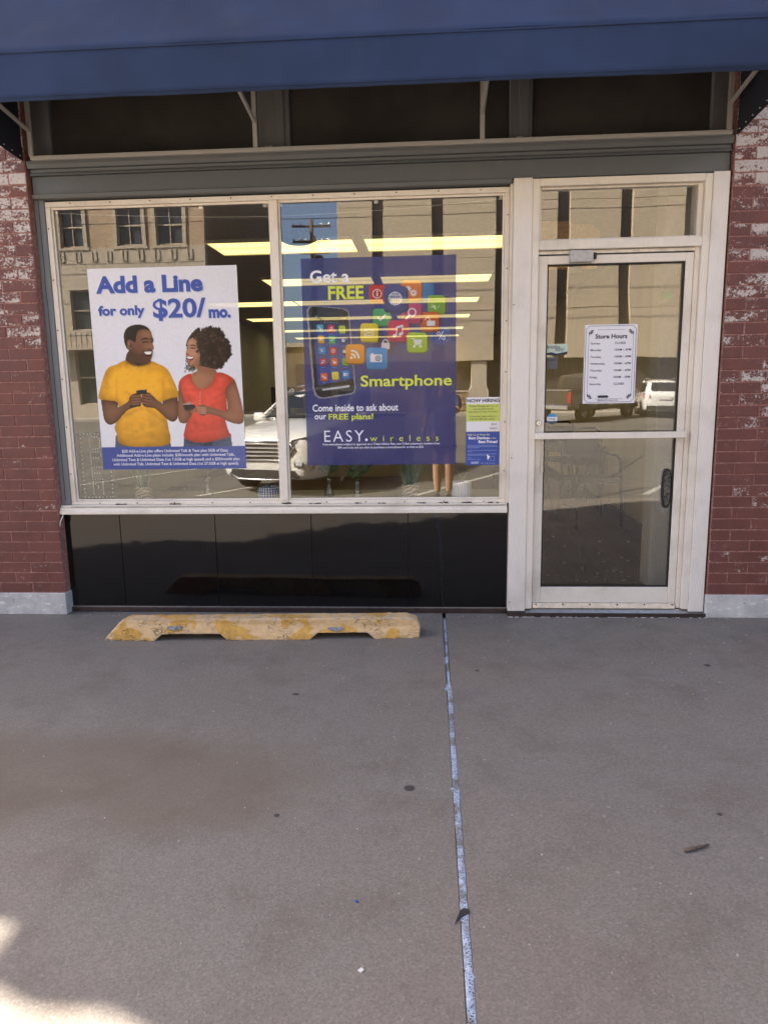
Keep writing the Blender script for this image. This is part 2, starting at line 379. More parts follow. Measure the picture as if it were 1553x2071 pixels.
for yy in (-17.4, -17.65):
    MB().add([(-200,yy,road_z(yy)+.004),(200,yy,road_z(yy)+.004),(200,yy-.11,road_z(yy)+.005),(-200,yy-.11,road_z(yy)+.005)], [(0,1,2,3)]).build('centre_line', MT['yellowpaint'], road)
far_sw = struct(MB().box(-260, 260, -60, -31.2, -.3, .22).build('far_pavement', plain('pale_concrete_pavement', (.34,.31,.27), .85, 0, .15, 2)))
ground = struct(MB().add([(-900,-900,-.5),(900,-900,-.5),(900,900,-.5),(-900,900,-.5)], [(0,1,2,3)]).build('ground', plain('dry_ground', (.16,.14,.10), .9, 0, .2, .3)))

# ------------------------------------------------------------------ the shop building: body, then piers of single bricks
H_ROOF = 13.2; X_CORNER = -7.10
MT['plaster'] = plain('beige_interior_paint', (.50,.43,.33), .75, 0, .06, 4)
MT['ceil'] = plain('dim_ceiling_tile', (.30,.27,.22), .85, 0, .10, 30)
shop = thing('shop_building', 'red brick building the shop front belongs to, above the awning', 'building', (-1, 6, 0))
MB().box(X_CORNER, -3.56, .02, .5, 0, H_ROOF).build('wall', MT['brickwall'], shop)
MB().box(2.94, 12.0, .02, .5, 0, H_ROOF).build('wall', MT['brickwall'], shop)
MB().box(-3.56, 2.94, .16, .5, 3.46, H_ROOF).build('wall', MT['brickwall'], shop)
MB().box(X_CORNER, X_CORNER+.3, .5, 14, 0, H_ROOF).build('wall', MT['brickwall'], shop)
MB().box(X_CORNER+.3, 12, .5, 14, H_ROOF-.4, H_ROOF-.1).build('roof', MT['plinth'], shop)
MB().box(11.7, 12.0, .5, 14, 0, H_ROOF-.4).build('wall', MT['brickwall'], shop)
MB().box(X_CORNER+.3, 11.7, 13.8, 14.1, 0, H_ROOF-.4).build('wall', MT['brickwall'], shop)

SHADOW_BLOCKS = [(5.38,5.64,-7.55), (5.64,6.00,-7.27), (6.00,6.20,-7.72), (6.20,6.62,-7.53)]   # unseen blocks added at the corner to step the sun patch's shadow edge
_q = random.Random(8); z = .05
while z < H_ROOF-.3:
    h = _q.uniform(.22,.42)
    if not (4.9 < z+h and z < 6.62): SHADOW_BLOCKS.append((z, z+h, -_q.uniform(7.40,7.68)))
    z += h
for z0, z1, xe in SHADOW_BLOCKS: MB().box(xe, X_CORNER+.5, -.02, .62, z0+.004, z1-.004).build('shadow_block', MT['plinth'], shop, bevel=.01)
COURSE = .0677; Z0 = .147
def brick_mesh(w, d=.10, h=COURSE-.0075):
    c = .0022; x, z = w/2, h/2
    vs = [(-x,d,-z),(x,d,-z),(x,d,z),(-x,d,z), (-x,c,-z),(x,c,-z),(x,c,z),(-x,c,z), (-x+c,0,-z+c),(x-c,0,-z+c),(x-c,0,z-c),(-x+c,0,z-c)]
    fs = [(0,1,5,4),(1,2,6,5),(2,3,7,6),(3,0,4,7),(4,5,9,8),(5,6,10,9),(6,7,11,10),(7,4,8,11),(8,9,10,11)]
    me = MB().add(vs, fs).mesh('brick'); me.materials.append(MT['brick']); return me
BM = {}
def pier(label, x_in, sgn, pitch, n_full, wearfn, x_out):
    """brick pier; x_in is its edge at the shop front, sgn the way it runs from there"""
    t = thing('brick_pier', label, 'brick wall', (x_in + sgn*.4, .0, 0), group='brick piers beside the shop front')
    lo, hi = min(x_in, x_out), max(x_in, x_out)
    MB().box(lo+.001, hi-.001, .0035, .14, .02, 3.44).build('mortar', MT['mortar'], t)
    MB().box(lo-.004, hi+.006, -.012, .12, 0, Z0-.002).build('plinth', MT['plinth'], t, bevel=.005, seg=2)
    rows = int((3.40-Z0)/COURSE); rr = random.Random(int(abs(x_in)*100))
    for r in range(rows):
        z = Z0 + (r+.5)*COURSE; x = 0.0; first = pitch/2 if (r % 2) else pitch
        L = abs(x_out-x_in); k = 0
        while x < L - .03:
            w = first if k == 0 else pitch
            w = min(w, L-x); key = (round(w,3))
            if key not in BM: BM[key] = [brick_mesh(w-.0075)]
            ob = bpy.data.objects.new('brick', BM[key][0]); COL.objects.link(ob); ob.parent = t
            xc = x_in + sgn*(x + w/2)
            ob.location = (xc - t.location.x + rr.uniform(-.0008,.0008), rr.uniform(-.0016,.0012), z + rr.uniform(-.0008,.0008))
            ob.rotation_euler = (rr.uniform(-.006,.006), rr.uniform(-.003,.003), rr.uniform(-.005,.005))
            ob['wear'] = max(0.0, min(1.0, wearfn(abs(xc-x_in), z, rr)))
            x += w; k += 1
    return t
def wear_r(d, z, rr):
    base = .12 + .54*max(0, (z-1.25)/1.4)*min(1, .25 + d/.20); 
    return base + rr.uniform(-.18,.24) + (.20 if rr.random() < .16 and z > 1.2 else 0)
def wear_l(d, z, rr):
    return .14 + .42*max(0, (z-1.45)/1.3) + rr.uniform(-.12,.16) + (.18 if rr.random() < .22 and z > 1.7 else 0)
pier('red painted brick pier with chalky flaking paint, left of the display window', -2.372, -1, .217, 5, wear_l, -3.55)
pier('red painted brick pier with large white flaked patches, right of the door', 1.702, 1, .234, 5, wear_r, 2.93)

# ------------------------------------------------------------------ bulkhead of black glass tiles below the window
bulk = thing('bulkhead', 'low wall of glossy black glass tiles under the display window', 'bulkhead', (-.95, .08, 0))
MB().box(-2.40, .492, .084, .16, .0, .662).build('joint_backing', plain('grey_tile_grout', (.10,.095,.09), .7), bulk)
for a, b in ((-2.398,-2.003), (-2.003,-1.376), (-1.376,-.7515), (-.7515,-.1335), (-.1335,.488)):
    MB().box(a+.0016, b-.0016, .074, .082, .036, .656).build('tile', MT['vitrolite'], bulk, bevel=.0012)
MB().box(-2.40, .49, .055, .083, 0.0, .032).build('base_strip', MT['darkbrown'], bulk, bevel=.003)
MB().box(-2.40, .49, .066, .083, .032, .036).build('edge_trim', MT['alu'], bulk)

# ------------------------------------------------------------------ display window
def wavy_pane(x0, x1, z0, z1, y, mat, par, amp=.00028):
    """old plate glass: 6 mm thick and very slightly uneven"""
    nu, nv = 26, 36; vs = []; fs = []
    for s in (0, 1):
        for j in range(nv+1):
            for i in range(nu+1):
                x, z = x0+(x1-x0)*i/nu, z0+(z1-z0)*j/nv; k = mnoise.noise(Vector((x*1.9, z*1.3, y*50)))*amp + amp*.25*mnoise.noise(Vector((x*6, z*4, 3.3)))
                vs.append((x, y+k+.006*s, z))
    n = (nu+1)*(nv+1); idx = lambda s, i, j: s*n+j*(nu+1)+i
    for j in range(nv):
        for i in range(nu): fs.append((idx(0,i,j),idx(0,i+1,j),idx(0,i+1,j+1),idx(0,i,j+1))); fs.append((idx(1,i,j),idx(1,i,j+1),idx(1,i+1,j+1),idx(1,i+1,j)))
    return MB().add(vs, fs).build('pane', mat, par, smooth=True)
win = thing('display_window', 'wide cream framed display window with two panes and posters inside', 'window', (-.92, .09, .66))
XL, XR, ZB, ZT, XM = -2.312, .474, .716, 2.570, -.914
fr = MB()
fr.prism_x([(.072,ZT-.030),(.150,ZT-.030),(.150,ZT),(.072,ZT)], XL, XR)
fr.prism_x([(.072,ZB),(.150,ZB),(.150,ZB+.022),(.072,ZB+.022)], XL, XR)
fr.box(XL, XL+.030, .073, .150, ZB+.0221, ZT-.0301); fr.box(XR-.026, XR, .073, .150, ZB+.0221, ZT-.0301)
fr.build('frame', MT['cream'], win, bevel=.003, seg=2)
bd = MB()
for a, b in ((XL+.0301, XM-.0235), (XM+.0235, XR-.0261)):
    bd.box(a, b, .086, .098, ZT-.044, ZT-.0302); bd.box(a, b, .086, .098, ZB+.0222, ZB+.034)
    bd.box(a, a+.012, .087, .098, ZB+.0341, ZT-.0441); bd.box(b-.012, b, .087, .098, ZB+.0341, ZT-.0441)
bd.build('glazing_bead', MT['cream'], win, bevel=.002)
MB().box(XM-.023, XM+.023, .066, .152, ZB+.0225, ZT-.0305).build('mullion', MT['cream'], win, bevel=.004, seg=2)
for q, (a, b) in enumerate(((XL+.02, XM-.01), (XM+.01, XR-.015))):
    wavy_pane(a, b, ZB+.01, ZT-.015, .100, MT['glass'], win)
sl = MB()                                                    # stepped aluminium and painted sill
sl.prism_x([(.020,.660),(.070,.658),(.15,.658),(.15,.716),(.045,.716),(.045,.704),(.030,.700),(.030,.686),(.020,.682)], -2.372, .480)
sl.build('sill', MT['cream'], win, bevel=.002)
MB().box(-2.30, .470, .034, .0449, .7045, .7085).build('sill_bead', MT['alu'], win)
sc = MB(); rr = random.Random(3)
for x in np.arange(XL+.16, XR, .246): sc.cyl_y((x, ZT-.012), .0042, .070, .0735, 8); sc.cyl_y((x+.03, ZB+.009), .0042, .070, .0735, 8)
for z in np.arange(ZB+.2, ZT, .30): sc.cyl_y((XL+.012, z), .0042, .070, .0735, 8); sc.cyl_y((XR-.010, z), .0042, .070, .0735, 8)
o = sc.build('frame_screws', MT['screw'], win); o['kind'] = 'stuff'
dm = MB()                                                    # crumbs of perished putty along the sill
for x in (-1.98,-1.62,-.90,-.72,-.46,-.30,-.05,.08,.24,.40):
    for k in range(5): dm.cbox((x+rr.uniform(-.03,.03), .060+rr.uniform(-.008,.006), .7175+rr.uniform(0,.003)), (rr.uniform(.006,.03), .008, rr.uniform(.003,.007)))
o = dm.build('perished_putty', MT['screw'], win); o['kind'] = 'stuff'
# grey jamb strip between brick and window, and putty line
jm = thing('window_jamb', 'peeling blue grey board between the left brick pier and the window', 'trim board', (-2.34, .1, .7))
MB().box(-2.374, XL-.0005, .062, .150, .7165, 2.60).build('board', MT['jamb_grey'], jm, bevel=.004)
cr = MB(); pts = [(-2.345+.005*mnoise.noise(Vector((0,0,z*7))), z) for z in np.arange(.75, 2.58, .03)]
cr.ribbon(pts, .004, .0612); cr.build('crack', MT['black'], jm)

# ------------------------------------------------------------------ painted fascia over window and door
fa = thing('fascia_board', 'grey painted timber fascia with moulded edges above window and door', 'fascia', (-.3, .08, 2.55))
MB().prism_x([(.012,2.742),(.15,2.742),(.15,2.786),(.004,2.786),(.004,2.764)], -2.366, 1.698).build('top_moulding', MT['fascia'], fa, bevel=.004, seg=2)
MB().prism_x([(.034,2.722),(.15,2.722),(.15,2.7415),(.026,2.7415)], -2.362, 1.696).build('middle_moulding', MT['fascia'], fa, bevel=.003)
MB().prism_x([(.018,2.706),(.15,2.706),(.15,2.7215),(.024,2.7215)], -2.362, 1.697).build('middle_moulding', MT['fascia'], fa, bevel=.003)
MB().box(-2.36, 1.695, .040, .15, 2.603, 2.7055).build('board', MT['fascia'], fa, bevel=.003)
MB().prism_x([(.030,2.578),(.15,2.578),(.15,2.6025),(.022,2.6025)], -2.362, .482).build('lower_moulding', MT['fascia'], fa, bevel=.003)

# ------------------------------------------------------------------ dark transom band under the awning
tb = thing('transom_band', 'band of dark glazed panels between grey posts under the awning', 'transom', (-.3, .12, 2.79))
edges = [(-2.25,-.992), (-.806,.47), (.60,1.60)]
for a, b in edges: MB().box(a, b, .132, .140, 2.80, 3.44).build('panel', MT['dark_glass'], tb)
for a, b in ((-2.372,-2.25), (-.992,-.806), (.47,.60), (1.60,1.70)):
    MB().box(a, b, .10, .155, 2.787, 3.45).build('post', MT['mullion_grey'], tb, bevel=.004)
for a, b in ((-.992+.11,-.806-.03), (.47+.05,.60-.02)):
    MB().box(a, b, .088, .0999, 2.787, 3.45).build('post_cap', MT['mullion_grey'], tb, bevel=.003)
MB().box(-2.372, 1.70, .155, .16, 2.787, 3.46).build('backing', MT['black'], tb)

# ------------------------------------------------------------------ awning
AX0, AX1, AP, AZ0, AZ1, AZW = -2.385, 1.712, -.70, 2.833, 3.055, 3.78
aw = thing('awning', 'navy blue canvas awning with a straight valance over the shop front', 'awning', (-.33, 0, 2.8))
def sheet(pts_fn, nu, nv, name, mat, par, thick=.004):
    vs = [pts_fn(i/nu, j/nv) for j in range(nv+1) for i in range(nu+1)]
    fs = [(j*(nu+1)+i, j*(nu+1)+i+1, (j+1)*(nu+1)+i+1, (j+1)*(nu+1)+i) for j in range(nv) for i in range(nu)]
    ob = MB().add(vs, fs).build(name, mat, par, smooth=True); sd = ob.modifiers.new('thickness', 'SOLIDIFY'); sd.thickness = thick; sd.offset = 0; return ob
def slope(u, v):
    x = AX0+(AX1-AX0)*u; s = -.012*math.sin(math.pi*v)*(1+.5*math.cos(u*2*math.pi*3)); k = .009*mnoise.noise(Vector((x*1.3, v*2, 0))) + .004*mnoise.noise(Vector((x*4.0, v*3, 2)))
    return (x, AP+(0-AP)*v + (s+k)*-.7, AZ1+(AZW-AZ1)*v + (s+k)*.7)
sheet(slope, 80, 16, 'canopy', MT['awning'], aw)
def val(u, v):
    x = AX0+(AX1-AX0)*u; k = .011*mnoise.noise(Vector((x*1.1, v*1.2, 4.0))) + .006*mnoise.noise(Vector((x*5, v*1.5, 1.0)))*(1.15-v)
    return (x, AP-.003+k*(1.2-v), AZ0+(AZ1-AZ0)*v + .002*mnoise.noise(Vector((x*3,0,2)))*(1-v))
va = sheet(val, 120, 6, 'valance', MT['awning'], aw)
MB().box(AX0, AX1, AP-.0105, AP-.0065, AZ1-.010, AZ1-.004).build('seam', MT['awning'], va)
MB().box(AX0, AX1, AP-.0115, AP-.0070, AZ0+.016, AZ0+.0185).build('hem_stitch', MT['awning'], va)
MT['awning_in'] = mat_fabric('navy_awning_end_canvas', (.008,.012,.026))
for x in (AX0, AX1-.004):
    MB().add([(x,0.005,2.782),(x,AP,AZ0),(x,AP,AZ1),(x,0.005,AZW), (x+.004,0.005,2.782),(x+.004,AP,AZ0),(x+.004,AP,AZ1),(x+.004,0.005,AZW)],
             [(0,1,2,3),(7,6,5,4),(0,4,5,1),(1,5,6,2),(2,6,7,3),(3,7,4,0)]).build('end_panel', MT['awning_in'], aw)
rv = MB()
for x in (AX0+.006, AX1-.006):
    for k in range(9):
        y = -.03-.08*k; rv.lathe([(.0045,0),(.0045,.003)], (x, y, 2.800+ (AZ0-2.782)*(-y/.7)), 8)
o = rv.build('rivets', MT['whiteplastic'], aw); o['kind'] = 'stuff'
MB().box(-2.326, 1.676, -.022, .003, 2.781, 2.803).build('wall_bar', MT['alu_paint'], aw, bevel=.002)
for x in (-2.325, -.988, .308, 1.66):
    MB().box(x-.013, x+.013, -.012, .006, 2.8035, 3.6).build('upright', MT['alu_paint'], aw, bevel=.002)
    MB().tube([(x, -.012, 2.945), (x-.004, AP+.03, AZ0+.20)], .0125, 6).build('strut', MT['alu_paint'], aw)
for y, z in ((AP+.022, AZ0+.050), (AP+.022, AZ1-.02)):
    MB().tube([(AX0+.02, y, z), (AX1-.02, y, z)], .0125, 8).build('front_rail', MT['alu_paint'], aw)
for x in (-.917, .52):
    bk = MB(); bk.box(x-.013, x+.013, .060, .0875, 2.80, 2.835); bk.box(x-.013, x+.013, -.024, .06, 2.8036, 2.807)
    b = bk.build('bracket', MT['alu'], aw, bevel=.001)
    MB().cyl_y((x, 2.822), .005, .055, .0605, 8).build('bolt', MT['chrome'], b)
# ------------------------------------------------------------------ post, door frame, transom light, door
po = thing('frame_post', 'broad off white painted post between the display window and the door', 'post', (.54, .05, 0))
MB().box(.4905, .598, .012, .16, .030, 2.600).build('post_face', MT['white_post'], po, bevel=.003)
MB().box(.4746, .4900, .040, .16, .717, 2.577).build('side_bead', MT['cream'], po, bevel=.002)
sw = MB(); [sw.cyl_y((.500, z), .004, .009, .0125, 8) for z in (.09, 1.0, 1.9)]; sw.build('screw', MT['screw'], po)

df = thing('door_frame', 'cream painted metal door frame with a glazed light over the door', 'door frame', (1.1, .05, 0))
MB().box(.5985, .640, .018, .155, .044, 2.594).build('jamb', MT['cream'], df, bevel=.003)
MB().box(1.602, 1.692, .014, .155, .030, 2.600).build('casing', MT['white_post'], df, bevel=.003)
MB().box(1.6925, 1.7015, .030, .15, .05, 2.595).build('caulk_line', MT['screw'], df)
MB().box(1.560, 1.6015, .022, .155, .044, 2.594).build('jamb', MT['cream'], df, bevel=.003)
MB().box(1.532, 1.5595, .044, .155, .044, 2.55).build('jamb_stop', MT['cream'], df, bevel=.003)
MB().box(.6405, 1.5595, .018, .155, 2.552, 2.594).build('head', MT['cream'], df, bevel=.003)
MB().box(.6405, 1.5595, .020, .150, 2.204, 2.258).build('transom_bar', MT['cream'], df, bevel=.003)
MB().box(.6405, 1.5315, .046, .150, 2.182, 2.2035).build('transom_stop', MT['alu'], df, bevel=.002)
tl = MB(); tl.box(.6405, .654, .048, .075, 2.2585, 2.5515); tl.box(1.546, 1.5595, .043, .075, 2.2585, 2.5515); tl.box(.6545, 1.5455, .048, .075, 2.540, 2.5515); tl.box(.6545, 1.5455, .048, .075, 2.2585, 2.268)
tl.build('light_bead', MT['cream'], df, bevel=.002)
wavy_pane(.645, 1.555, 2.262, 2.548, .066, MT['doorglass'], df)
th = MB(); th.prism_x([(-.005,0.0),(.15,0.0),(.15,.040),(.045,.040),(.010,.012),(-.005,.010)], .6, 1.69); th.build('threshold', MT['alu'], df, bevel=.002)
MB().box(.49, 1.698, -.012, -.0055, 0.0, .026).build('base_strip', MT['darkbrown'], df)
MB().box(.49, .60, -.0055, .05, 0.0, .029).build('base_strip', MT['darkbrown'], df)

dr = thing('glazed_door', 'cream framed glass shop door with push bar and store hours sheet', 'door', (1.09, .07, .045))
DX0, DX1, DZ0, DZ1 = .6445, 1.530, .074, 2.176
MB().box(DX0, .697, .050, .092, DZ0, DZ1).build('stile', MT['cream'], dr, bevel=.003)
MB().box(1.485, DX1, .050, .092, DZ0, DZ1).build('stile', MT['cream'], dr, bevel=.003)
MB().box(.6972, 1.4848, .051, .091, DZ0, .178).build('bottom_rail', MT['cream'], dr, bevel=.003)
MB().box(.6972, 1.4848, .051, .091, 2.128, DZ1).build('top_rail', MT['cream'], dr, bevel=.003)
bd = MB()
bd.box(.6973, .705, .057, .072, .1785, 2.1275); bd.box(1.477, 1.4847, .057, .072, .1785, 2.1275); bd.box(.7053, 1.4767, .057, .072, .1785, .186); bd.box(.7053, 1.4767, .057, .072, 2.120, 2.1275)
bd.build('glazing_bead', MT['black'], dr)
wavy_pane(.699, 1.483, .180, 2.126, .074, MT['doorglass'], dr, .00055)
sw = MB().prism_x([(.034,.044),(.050,.042),(.050,.076),(.044,.076)], DX0+.003, DX1-.003).build('door_sweep', MT['alu'], dr, bevel=.001)
s2 = MB(); [s2.cyl_y((x, .068), .005, .036, .046, 8) for x in np.linspace(.67, 1.51, 6)]; s2.build('screw', MT['screw'], sw)
pb = MB(); pb.prism_z([(.636,-.002),(.650,-.010),(1.524,-.010),(1.524,.012),(.652,.012),(.652,.049),(.636,.049)], 1.112, 1.150)
pbo = pb.build('push_bar', MT['cream'], dr, bevel=.003, seg=2)
MB().box(1.500, 1.523, .012, .0495, 1.114, 1.148).build('bar_bracket', MT['cream'], pbo)
lk = MB(); lk.cyl_y((.664, 1.206), .020, .044, .051, 20); l = lk.build('lock_cylinder', MT['alu'], dr, bevel=.002)
MB().cyl_y((.664, 1.206), .012, .0415, .0445, 16).build('lock_plug', MT['chrome'], l); MB().box(.6625, .6655, .040, .042, 1.200, 1.211).build('keyway', MT['black'], l)
MB().box(.681, .6968, .044, .0505, .895, 1.10).build('latch_plate', MT['alu'], dr, bevel=.001)
cl = MB().box(.817, .950, .006, .0455, 2.130, 2.197).build('closer_box', plain('grey_closer_cover', (.48,.46,.44), .5), dr, bevel=.006, seg=2)
MB().box(.955, .972, .030, .046, 2.150, 2.185).build('closer_bracket', MT['black'], cl)
MB().box(.83, .90, .095, .12, 2.08, 2.13).build('closer_arm', MT['black'], cl)
# dark oval pull mount on the inside of the glass with smeared adhesive round it
hm = MB(); pr = []
def oval(cx, cz, a, b, n=28, p=3.0): return [(cx+a*math.copysign(abs(math.cos(t))**(2/p), math.cos(t)), cz+b*math.copysign(abs(math.sin(t))**(2/p), math.sin(t))) for t in [2*math.pi*k/n for k in range(n)]]
hh = MB().prism_y(oval(1.447, .800, .029, .122), .0605, .0725).build('pull_mount', MT['black'], dr, bevel=.003, seg=2)
MB().prism_y(oval(1.449, .800, .018, .105), .0585, .0604).build('mount_pad', plain('perished_foam', (.10,.085,.07), .9, 0, .7, 60), hh)
gl = MB(); rr = random.Random(9)
for k in range(70):
    a = rr.uniform(0, 2*math.pi); q = rr.uniform(1.05, 1.45); x, z = 1.448+.031*q*math.cos(a), .80+.124*q*math.sin(a)
    if x > 1.476: continue
    L = rr.uniform(.004,.02); b = rr.uniform(0, 6.28); gl.ribbon([(x,z),(x+L*math.cos(b)*.6, z+L*math.sin(b)*.6),(x+L*math.cos(b+.5), z+L*math.sin(b+.5))], rr.uniform(.001,.003), .0733)
MT['residue'] = plain('white_residue', (.62,.60,.57), .8)
o = gl.build('adhesive_residue', MT['residue'], dr); o['kind'] = 'stuff'
sp = MB()                                                    # scratches and specks on the lower glass
for k in range(60):
    x, z = rr.uniform(.71,1.47), .19+abs(rr.gauss(0,.16)); b = rr.uniform(0,6.28); L = rr.uniform(.002,.008)
    sp.ribbon([(x,z),(x+L*math.cos(b), z+L*math.sin(b))], rr.uniform(.001,.0025), .0733)
o = sp.build('glass_specks', MT['residue'], dr); o['kind'] = 'stuff'

# ------------------------------------------------------------------ parking block in front of the bulkhead
def mat_stop():
    t = NT('flaking_yellow_parking_block_paint'); p = t.pos(); n = t.noise(p, 5.5, 6, .55, .5); f = t.noise(p, 34, 8, .72); g = t.noise(p, 110, 4, .7)
    cream = t.mix(t.ramp(f, .3, .7), (.62,.40,.19), (.74,.51,.27)); yel = t.mix(t.ramp(f, .3, .7), (.54,.29,.06), (.70,.40,.09))
    m = t.ramp(t.math('ADD', n, t.math('MULTIPLY', f, .16)), .60, .615)
    c = t.mix(m, cream, yel)
    v = t.n('TexVoronoi', feature='DISTANCE_TO_EDGE'); dd = t.n('VectorMath', operation='MULTIPLY_ADD'); nn = t.n('TexNoise'); t.l(p, nn.inputs['Vector']); nn.inputs['Scale'].default_value = 26
    t.l(nn.outputs['Color'], dd.inputs[0]); dd.inputs[1].default_value = (.03,.03,.03); t.l(p, dd.inputs[2]); mp = t.n('Mapping'); mp.inputs['Scale'].default_value = (.30,1,1.3); t.l(dd.outputs[0], mp.inputs[0]); t.l(mp.outputs[0], v.inputs['Vector']); v.inputs['Scale'].default_value = 52
    crack = t.math('MULTIPLY', t.ramp(v.outputs['Distance'], .05, .012), t.ramp(t.noise(p, 9, 3, .5), .44, .58))
    c = t.mix(t.math('MULTIPLY', crack, .8), c, (.14,.095,.05))
    edge = t.n('NewGeometry'); pt = t.ramp(edge.outputs['Pointiness'], .515, .56)
    sepz = t.n('SeparateXYZ'); t.l(p, sepz.inputs[0]); topz = t.ramp(sepz.outputs[2], .098, .112, 0, .14)
    bare = t.math('ADD', t.math('MULTIPLY', t.ramp(t.math('ADD', f, topz), .68, .74), .85), t.math('MULTIPLY', pt, .35), True)
    c = t.mix(bare, c, t.mix(g, (.26,.24,.23), (.52,.49,.46)))
    t.base(c); t.rough(.78); t.bump(t.math('SUBTRACT', t.math('ADD', t.math('MULTIPLY', m, .4), f), crack), .6, .006); return t.m
MT['stop'] = mat_stop()
st = thing('parking_block', 'worn yellow concrete parking block with flaking paint before the black tiles', 'parking block', (-.98, -.38, 0), R(2.6))
prof = [(-.925,0),(-.62,0),(-.575,.034),(-.235,.036),(-.20,0),(.285,0),(.325,.034),(.62,.036),(.66,0),(.918,0),(.924,.06),(.905,.100),(.855,.118),(-.79,.118),(-.83,.105)]
def depth(x, z, front):
    k = .088 - .30*z
    if x > .84: k -= (x-.84)*.25
    if x < -.82: k -= (-.82-x)*.25
    return -k if front else k
n = len(prof)
vs = [(x, depth(x,z,True), z) for x, z in prof] + [(x, depth(x,z,False), z) for x, z in prof]
sto = MB().add(vs, [tuple(range(n)), tuple(range(2*n-1,n-1,-1))] + [(i,n+i,n+(i+1)%n,(i+1)%n) for i in range(n)]).build('block', MT['stop'], st, smooth=True, local=True)
rm = sto.modifiers.new('remesh', 'REMESH'); rm.mode = 'VOXEL'; rm.voxel_size = .0065; rm.use_smooth_shade = True
tx = bpy.data.textures.new('chips', 'CLOUDS'); tx.noise_scale = .05; tx.noise_depth = 4
dp = sto.modifiers.new('wear', 'DISPLACE'); dp.texture = tx; dp.strength = .010; dp.mid_level = .55
for x, z in ((-.50,.075),(.435,.060)):
    MB().prism_y([(x+.045*math.cos(a), z+.011*math.sin(a)*(1+.3*math.sin(3*a))) for a in np.linspace(0, 6.283, 15)[:-1]], -.074, -.060).build('bare_patch', plain('bare_concrete_chip', (.33,.33,.34), .9, 0, .5, 60), st, local=True)

# ------------------------------------------------------------------ small litter on the sidewalk
MT['gum'] = plain('trodden_gum', (.055,.05,.048), .7, 0, .3, 60)
gum = [(-.076,-1.98,.020,'round dark gum spot left of the joint, middle of the sidewalk'), (1.418,-.785,.016,'small dark gum spot near the right pier'),
       (.24,-.886,.012,'small dark gum spot just right of the joint near the shop front'), (.963,-2.099,.009,'tiny dark spot on the right slab above the stick'), (-.52,-2.163,.010,'faint dark spot on the left slab between joint and sunlit corner')]
for x, y, r, lb in gum:
    g = MB(); nn = 18; pts = [(x+r*(1+.12*mnoise.noise(Vector((x*9,k,0))))*math.cos(2*math.pi*k/nn), y+r*.95*math.sin(2*math.pi*k/nn)) for k in range(nn)]
    g.prism_z(pts, .0003, .0018); tag(g.build('gum_spot', MT['gum'], bevel=.001), lb, 'gum spot', 'gum spots on the sidewalk')
def bent(name, pts, r, mat, label, cat):
    return tag(MB().tube(pts, r, 7).build(name, mat, smooth=True), label, cat)
MT['bark'] = plain('dry_twig', (.11,.075,.055), .8, 0, .35, 120, .4)
bent('twig', [(.778,-2.306,.006),(.80,-2.298,.008),(.83,-2.286,.007),(.862,-2.271,.006)], [.005,.0065,.005,.003], MT['bark'], 'short brown twig lying on the right slab', 'twig')
lf = MB().add([(.062,-2.638,.002),(.072,-2.612,.007),(.080,-2.592,.010),(.104,-2.585,.008),(.100,-2.598,.003),(.084,-2.610,.003),(.090,-2.575,.004)], [(0,1,5),(1,2,4,5),(2,6,3,4)]).build('leaf', plain('dark_dry_leaf', (.035,.03,.028), .7))
sd = lf.modifiers.new('t','SOLIDIFY'); sd.thickness = .001; tag(lf, 'dark curled leaf caught on the blue sealant joint', 'leaf')
lf = MB().add([(-.652,-1.199,.002),(-.640,-1.190,.005),(-.622,-1.192,.004),(-.618,-1.200,.002),(-.634,-1.204,.002)], [(0,1,2,3,4)]).build('leaf', plain('dark_dry_leaf_b', (.04,.034,.03), .7))
sd = lf.modifiers.new('t','SOLIDIFY'); sd.thickness = .001; tag(lf, 'narrow dark leaf on the left slab in front of the parking block', 'leaf')
tag(MB().prism_z([(-.215,-2.560),(-.209,-2.556),(-.202,-2.560),(-.206,-2.566)], .0004, .003).build('paper_scrap', plain('blue_scrap', (.03,.07,.28), .6)), 'tiny blue scrap on the left slab near the joint', 'scrap')
tag(MB().prism_z([(-.181,-2.800),(-.172,-2.792),(-.166,-2.799),(-.172,-2.807)], .0004, .004).build('paper_scrap', MT['residue']), 'tiny white scrap on the left slab below the blue one', 'scrap')
gr = MB(); rr = random.Random(21)
for k in range(420):
    x, y = rr.uniform(-2.6,2.2), -.02-3.4*rr.random()**1.3; r = rr.uniform(.0012,.0036)
    if rr.random() < .25: y = -.005-abs(rr.gauss(0,.02)); r *= 1.5
    gr.lathe([(r,.0002),(r*.8,r*.8),(0,r*1.1)], (x,y,0), 5)
o = gr.build('grit', plain('pale_grit', (.38,.35,.32), .9, 0, .6, 300)); o['kind'] = 'stuff'; o['label'] = 'fine pale grit scattered over the sidewalk'; o['category'] = 'grit'
bent('loose_cable', [(-2.352,.030,.660),(-2.356,.020,.640),(-2.366,.010,.615),(-2.372,.012,.585)], .0035, MT['whiteplastic'], 'short loose white cable hanging from the left end of the window sill', 'cable')
ck = MB(); rr = random.Random(31)
for k in range(46):
    x = rr.uniform(.50,1.70); ck.prism_z([(x+rr.uniform(.004,.016)*math.cos(a), -.016+rr.uniform(.002,.006)*math.sin(a)) for a in np.linspace(0,6.28,7)[:-1]], .0003, .003)
o = ck.build('caulk_crumbs', MT['residue']); o['kind'] = 'stuff'; o['label'] = 'white crumbs of old caulk along the foot of the door'; o['category'] = 'caulk'
